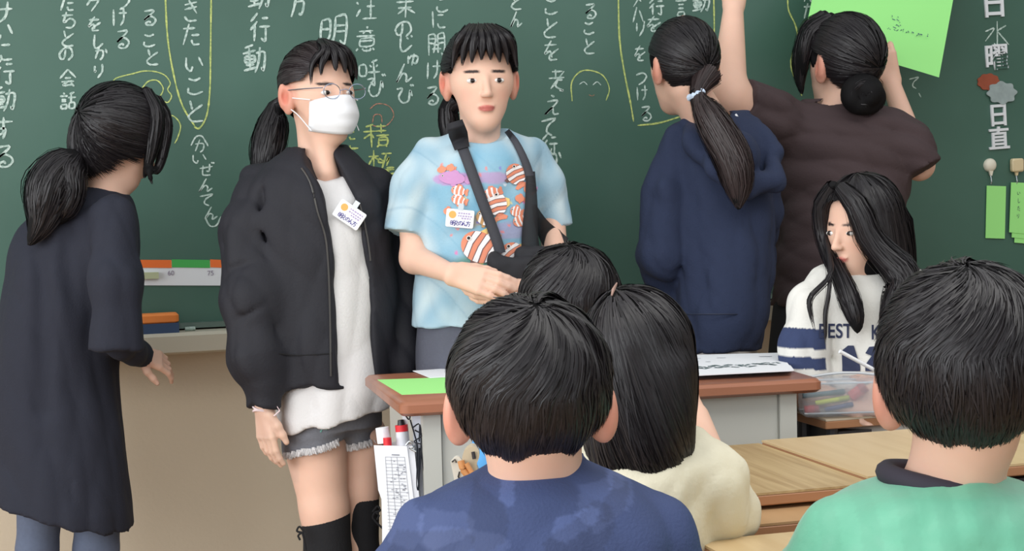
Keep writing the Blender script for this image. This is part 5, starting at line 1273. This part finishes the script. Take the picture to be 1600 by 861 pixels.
g6 = [[(H.w((.02, .06, .115)), .012), (H.w((.07, .055, .06)), .018), (H.w((.082, .05, -.02)), .016), (P(1312, 430, 3.66), S(12, 3.6)), (P(1328, 470, 3.62), S(15, 3.6)), (P(1338, 500, 3.61), S(11, 3.6)), (P(1340, 518, 3.61), .005)],
      [(H.w((-.01, .07, .112)), .014), (H.w((-.06, .072, .06)), .024), (H.w((-.078, .062, -.02)), .026), (P(1412, 430, 3.62), S(24, 3.6)), (P(1408, 462, 3.60), S(24, 3.6)), (P(1392, 496, 3.60), S(16, 3.6)), (P(1378, 524, 3.6), .006)]]
guide_strands(g6, 2400, T, 'long_hair_strands', seed=62, rad=.001)
guide_strands([[(H.w((.075, .05, .0)), .004), (P(1298, 430, 3.62), .006), (P(1264, 470, 3.6), .006), (P(1274, 520, 3.6), .002)], [(H.w((.075, .05, .0)), .004), (P(1296, 440, 3.62), .006), (P(1288, 500, 3.6), .006), (P(1290, 540, 3.6), .002)]], 40, T, 'stray_strands', base=False, seed=63)
seat = P(1355, 500, 3.78); stool(seat, .40, 'school chair under the girl in the striped sweatshirt')
pr = [ell(down(seat, .47), (.16, .13, .085), np.stack([r0, fh, UP], 1), .04)]
for s in (-1, 1):
    a = down(seat, .46)+r0*s*.08; k = a-fh*.30; k[2] = .46; bq = k.copy(); bq[2] = .09; pr += [cap(a, k, .07, .05, .03), cap(k, bq, .048, .034, .02)]
sdf_obj('trousers', pr, .012, mat('dark_trousers', (48, 52, 66), rough=.9), T)
t2 = thing('white_pen', P(1312, 548, 3.5), 'slim white pen held up by the seated girl above the pencil case', 'pen')
MB().tube([P(1312, 549, 3.52), P(1368, 579, 3.55)], .0042, 10).build('barrel', m_white, t2, smooth=True); MB().tube([P(1368, 579, 3.55), P(1382, 587, 3.555)], [.0042, .001], 10).build('tip', MATS['black_plastic'], t2, smooth=True)

# ---- 10 child whose head shows between, blue shirt
T = person(892, 600, 2.95, 'child in a bright blue shirt before the lectern, mostly hidden behind the navy shirted boy')
H = Head(890, 488, 2.95, (-.1, 1, .0), .90)
pr = H.prims()+[cap(H.w((0, -.03, -.05)), P(890, 620, 2.97), .045, .05, .03)]; R1 = around([H.c, P(890, 620, 2.95)], .13)
body(pr, H, [R1+(.0055,)], T); H.eyes(T)
pr = [loft([(606, 850, 930, .05), (622, 800, 980, .08), (650, 760, 1020, .1), (720, 755, 1025, .11), (800, 760, 1020, .12), (900, 770, 1010, .13), (960, 770, 1010, .13)], 2.97)]+chain([(775, 660, 2.97, 30), (762, 740, 2.97, 30), (775, 800, 3.0, 24)], .02)+chain([(1005, 660, 2.97, 30), (1010, 740, 3.0, 26)], .02)
sdf_obj('blue_shirt', pr, .007, mat('blue_shirt', (92, 166, 226), rough=.85, bump=.2), T, wrinkle(13, .003))
hair_cap(H, (.1, .11, .106), HL_SHORT, T, 6000, crown=(0, -.35, 1), length=(.5, 1.1), seed=71, rad=.001, lift=.008, whorl=.9)
s10 = P(890, 700, 2.98); sitting(890, 2.93, .38, fh*.7, T, mat('navy_trousers', (40, 44, 58)))
ct, cs = stool(s10, .38, 'school chair with a bent plywood backrest, under the child in blue')
def pan(name, pix, Z, m, dep=.02, **k): return MB().prism([P(a, b_, Z) for a, b_ in pix], fh*dep).build(name, m, ct, **k)
sm2 = lambda L: [tuple(q) for q in smooth(L+[L[0]], 3)[:-1]]
pan('backrest', sm2([(722, 716), (727, 704), (738, 697), (747, 702), (749, 714), (745, 730), (760, 760), (772, 790), (740, 790), (738, 755), (728, 738), (722, 728)]), 2.84, mat('ply_tan', (190, 174, 146), rough=.6), .03)
pan('backrest_face', sm2([(704, 722), (712, 714), (721, 718), (735, 748), (752, 790), (722, 800), (712, 760)]), 2.86, mat('ply_pale', (208, 202, 190), rough=.7, noise=.12, nscale=40), .012)
MB().tube([P(a, b, 2.832) for a, b in smooth([(720, 720), (724, 734), (733, 745), (742, 757), (754, 782)], 5)], .006, 10).build('backrest_edge', mat('ply_orange', (202, 140, 86), rough=.5), ct, smooth=True, label='orange brown plywood edge')
MB().tube([P(a, b, 2.828) for a, b in smooth([(729, 724), (737, 738), (749, 757), (762, 786)], 5)], .0045, 10).build('backrest_edge', MATS['ply_orange'], ct, smooth=True)
MB().tube([P(739, 706, 2.836), P(741, 717, 2.836)], .0032, 8).build('slot', mat('slot_dark', (44, 40, 42)), ct)
for q_ in ([(706, 722), (711, 718), (713, 723)], [(718, 737), (716, 745), (719, 750)]): MB().tube([P(a, b_, 2.857) for a, b_ in q_], .0014, 6).build('stitch', MATS['slot_dark'], ct)

# ---- 9 girl in cream
T = person(995, 700, 2.42, 'girl in a cream long sleeved shirt with shoulder length black hair, elbow on the desk')
H = Head(996, 578, 2.42, (.12, 1, -.12), .90)
eb = P(1150, 818, 2.46)
pr = H.prims()+[cap(H.w((0, -.03, -.05)), P(992, 708, 2.42), .045, .05, .03), cap(eb, P(1088, 650, 2.62), .028, .020, .02)]+hand(P(1080, 640, 2.63), UP-r0*.5, fh*-.4+r0*.6, fh, .8, (.5, .6, .4))
R1 = around([H.c, P(990, 715, 2.42)], .13); R2 = around([P(1140, 780, 2.5), P(1096, 650, 2.63), P(1060, 590, 2.63)], .045)
body(pr, H, [R1+(.0055,), R2+(.004,)], T); H.eyes(T)
pr = [loft([(672, 955, 1040, .05), (690, 915, 1085, .07), (720, 875, 1115, .095), (780, 862, 1110, .11), (860, 870, 1105, .115), (1000, 875, 1100, .125), (1090, 875, 1100, .13)], 2.42)]
pr += chain([(1074, 702, 2.42, 34), (1110, 750, 2.42, 50), (1130, 800, 2.44, 42), (1148, 806, 2.46, 30)], .03)+chain([(1148, 806, 2.46, 30), (1120, 740, 2.54, 26), (1108, 712, 2.58, 24)], .02, True)+chain([(905, 715, 2.42, 36), (885, 790, 2.42, 40), (900, 850, 2.5, 30)], .03)
pr += [cap(P(1072, 700, 2.33), P(1082, 830, 2.33), .003, .004, .012, 's')]
sdf_obj('cream_shirt', pr, .006, mat('cream_shirt', (226, 219, 196), rough=.9, bump=.2, bscale=150), T, wrinkle(14, .0055, 16, .5))
b, sf, dr = hair_cap(H, (.094, .108, .104), [(-.14, -.20), (.02, -.19), (.034, -.12), (.045, -.02), (.055, .045), (.12, .05)], T, 11500, crown=(-.35, -.25, 1), length=(.7, 1.5), seed=81, rad=.001, lift=.006, low=.235, ex=3.0, K=10, wob=.018)
Q = [H.w(p) for p in ((-.03, -.02, .140), (-.034, -.05, .128), (-.036, -.062, .118))]
MB().tube(Q, [.0012, .0028, .0012], 6).build('parting', MATS['scalp'], T)
s9 = P(985, 700, 2.42); sitting(985, 2.42, .38, fh, T, MATS['navy_trousers']); stool(s9, .38, 'school chair under the girl in the cream shirt')

# ---- 8 boy in the navy shirt
def navy(V):
    C = np.tile(np.array(lin((54, 68, 108))[:3]), (len(V), 1)); x = V@r0; z = V[:, 2]; g = np.random.default_rng(77)
    x0 = x.min(); x1 = x.max()
    for k in range(46):
        cx = g.uniform(x0, x1); cz = g.uniform(.62, 1.0); a = g.uniform(-.5, 1.2); w = g.uniform(.02, .055); h_ = g.uniform(.008, .03)
        if k == 0: cx, cz, a, w, h_ = (P(793, 770, 1.85)@r0), P(793, 770, 1.85)[2], 1.5, .018, .008
        if k == 1: cx, cz, a, w, h_ = (P(900, 826, 1.82)@r0), P(900, 826, 1.82)[2], .35, .03, .011
        u = (x-cx)*math.cos(a)+(z-cz)*math.sin(a); v = -(x-cx)*math.sin(a)+(z-cz)*math.cos(a)
        m = (np.abs(u) < w*(1-.3*np.sign(v)*v/h_)) & (np.abs(v) < h_*(1-.4*u/w)); t = g.uniform(-.25, .34) if k > 1 else .42
        C[m] = C[m]*(1+t)+(.010 if t > 0 else 0)
    return C
T = person(845, 800, 1.95, 'boy in a dark blue patterned T-shirt with short black hair, front centre')
H = Head(829, 630, 1.93, (.04, 1, .0), .93, earx=.013, earz=-.008)
pr = H.prims()+[cap(H.w((0, -.025, -.04)), P(843, 770, 1.95), .052, .054, .03), ell(P(845, 805, 1.95), (.1, .05, .03), np.stack([r0, fh, UP], 1), .04)]
R1 = around([H.c, P(845, 790, 1.94)], .14); body(pr, H, [R1+(.0034,)], T); H.eyes(T)
pr = [loft([(722, 776, 912, .060), (734, 755, 935, .072), (756, 705, 985, .09), (790, 656, 1035, .105), (825, 628, 1066, .12), (870, 618, 1078, .13), (1000, 640, 1060, .14), (1200, 660, 1040, .15), (1330, 660, 1040, .15)], 1.95)]
pr += chain([(668, 820, 1.95, 42), (640, 920, 1.96, 58), (650, 1010, 2.02, 55)], .03, True)+chain([(1030, 825, 1.95, 42), (1056, 920, 1.96, 56), (1050, 1010, 2.02, 55)], .03, True)
pr += [ell(P(845, 724, 1.99), (.050, .075, .014), np.stack([r0, fh, UP], 1), .008, 's'), cap(P(760, 780, 1.83), P(700, 830, 1.83), .005, .006, .03, 's'), cap(P(930, 790, 1.83), P(1000, 850, 1.83), .005, .007, .03, 's')]
osn, bsn = sdf_obj('navy_tee', pr, .005, mat('navy_print_tee', vcol=True, rough=.8, bump=.3, bscale=260), T, wrinkle(15, .006, 15, .6), navy)
MB().tube([P(844, 742, 1.955)+r0*.058*math.cos(a)+fh*.060*math.sin(a)+UP*.003*math.cos(2*a) for a in np.linspace(0, 6.28, 40)[:-1]], .0062, 8, True).build('neck_rib', mat('navy_rib', (50, 62, 108), rough=.85), osn, smooth=True)
b, sf, dr = hair_cap(H, (.1, .112, .106), [(-.12, -.078), (-.07, -.075), (-.045, -.055), (-.034, -.01), (-.024, .026), (.012, .034), (.022, 0), (.034, -.005), (.045, .045), (.12, .035)], T, 13500, crown=(.12, -.5, .92), length=(.45, 1.0), seed=91, rad=.0009, lift=.010, whorl=.9, K=8, wob=.018)
def arm_seated(pts, rr, ks=.02): return wchain(pts, rr, ks)
a_l = arm_seated([P(650, 1000, 2.0), P(655, 1060, 2.1), P(740, 1000, 2.25)], [.038, .034, .024]); a_r = arm_seated([P(1050, 1000, 2.0), P(1045, 1060, 2.1), P(960, 1000, 2.25)], [.038, .034, .024])
V, F = sdf(a_l+a_r+hand(P(740, 1000, 2.25), r0*.3+fh, UP, r0, .85)+hand(P(960, 1000, 2.25), -r0*.3+fh, UP, -r0, .85), .005)
put('forearms', raw_mesh('forearms', V, F, M_skin, True, np.tile(SKIN, (len(V), 1))), T)
s8 = P(845, 900, 1.97); sitting(845, 1.97, .36, fh, T, MATS['navy_trousers'], .17); stool(s8, .36, 'school chair under the boy in the navy shirt')

# ---- 7 boy in the green shirt
T = person(1475, 800, 2.0, 'boy in a shiny green sports shirt with a black collar band, at the right edge')
H = Head(1514, 598, 2.0, (.34, .94, -.04), 1.05, earx=.012, earz=-.012, tilt=.03)
pr = H.prims()+[cap(H.w((0, -.02, -.04)), P(1482, 770, 2.03), .056, .056, .03), ell(P(1478, 800, 2.03), (.1, .05, .03), np.stack([r0, fh, UP], 1), .04)]
R1 = around([H.c, P(1478, 790, 2.0)], .15); body(pr, H, [R1+(.004,)], T); H.eyes(T)
def grn(V):
    x, y = proj(V); C = np.tile(np.array(lin((104, 178, 148))[:3]), (len(V), 1)); u = V@r0-P(1500, 800, 1.9)@r0
    s = (np.sin(u*150) > 0).astype(float)*.55+(np.sin(V[:, 2]*230) > .2)*.25*(np.sin(u*150) > 0); C = C*(1+.10*s[:, None])
    return C
pr = [loft([(746, 1392, 1560, .066), (757, 1350, 1597, .082), (772, 1315, 1635, .095), (800, 1280, 1670, .11), (840, 1262, 1690, .12), (900, 1255, 1700, .13), (1100, 1280, 1680, .14), (1300, 1290, 1670, .15)], 2.02)]
pr += chain([(1305, 820, 2.02, 40), (1270, 920, 2.03, 55), (1280, 1000, 2.1, 52)], .03, True)+chain([(1650, 820, 2.02, 42), (1690, 920, 2.03, 55), (1680, 1000, 2.1, 52)], .03, True)
pr += [ell(P(1475, 748, 2.05), (.062, .085, .022), np.stack([r0, fh, UP], 1), .008, 's'), cap(P(1518, 770, 1.905), P(1552, 870, 1.89), .0015, .002, .008, 's'), cap(P(1370, 760, 1.93), P(1300, 850, 1.9), .004, .005, .02, 's')]
og, bg_ = sdf_obj('green_shirt', pr, .0055, mat('green_shirt', vcol=True, rough=.45, bump=.1, bscale=200, sheen=.3), T, wrinkle(16, .0055, 13, .6), grn)
MB().tube([P(1474, 753, 2.03)+r0*.068*math.cos(a)+fh*.066*math.sin(a)-UP*.012*math.cos(a) for a in np.linspace(0, 6.28, 40)[:-1]], .0135, 10, True).build('collar_band', mat('collar_black', (50, 46, 58), rough=.8), og, smooth=True, label='black collar band')
b, sf, dr = hair_cap(H, (.1, .114, .108), [(-.12, -.112), (-.07, -.108), (-.045, -.078), (-.036, -.01), (-.026, .024), (.012, .034), (.022, 0), (.034, -.005), (.045, .045), (.12, .035)], T, 17500, crown=(.05, -.35, 1), length=(.25, .6), seed=101, rad=.0008, lift=.014, whorl=1.2, K=6, wob=.012)
V, F = sdf(arm_seated([P(1280, 990, 2.1), P(1285, 1050, 2.15), P(1370, 1000, 2.3)], [.038, .034, .024])+arm_seated([P(1680, 990, 2.1), P(1675, 1050, 2.15), P(1600, 1000, 2.3)], [.038, .034, .024])+hand(P(1370, 1000, 2.3), r0*.3+fh, UP, r0, .85)+hand(P(1600, 1000, 2.3), -r0*.3+fh, UP, -r0, .85), .005)
put('forearms', raw_mesh('forearms', V, F, M_skin, True, np.tile(SKIN, (len(V), 1))), T)
s7 = P(1475, 900, 2.03); sitting(1475, 2.03, .36, fh, T, MATS['navy_trousers'], .17); stool(s7, .36, 'school chair under the boy in the green shirt')
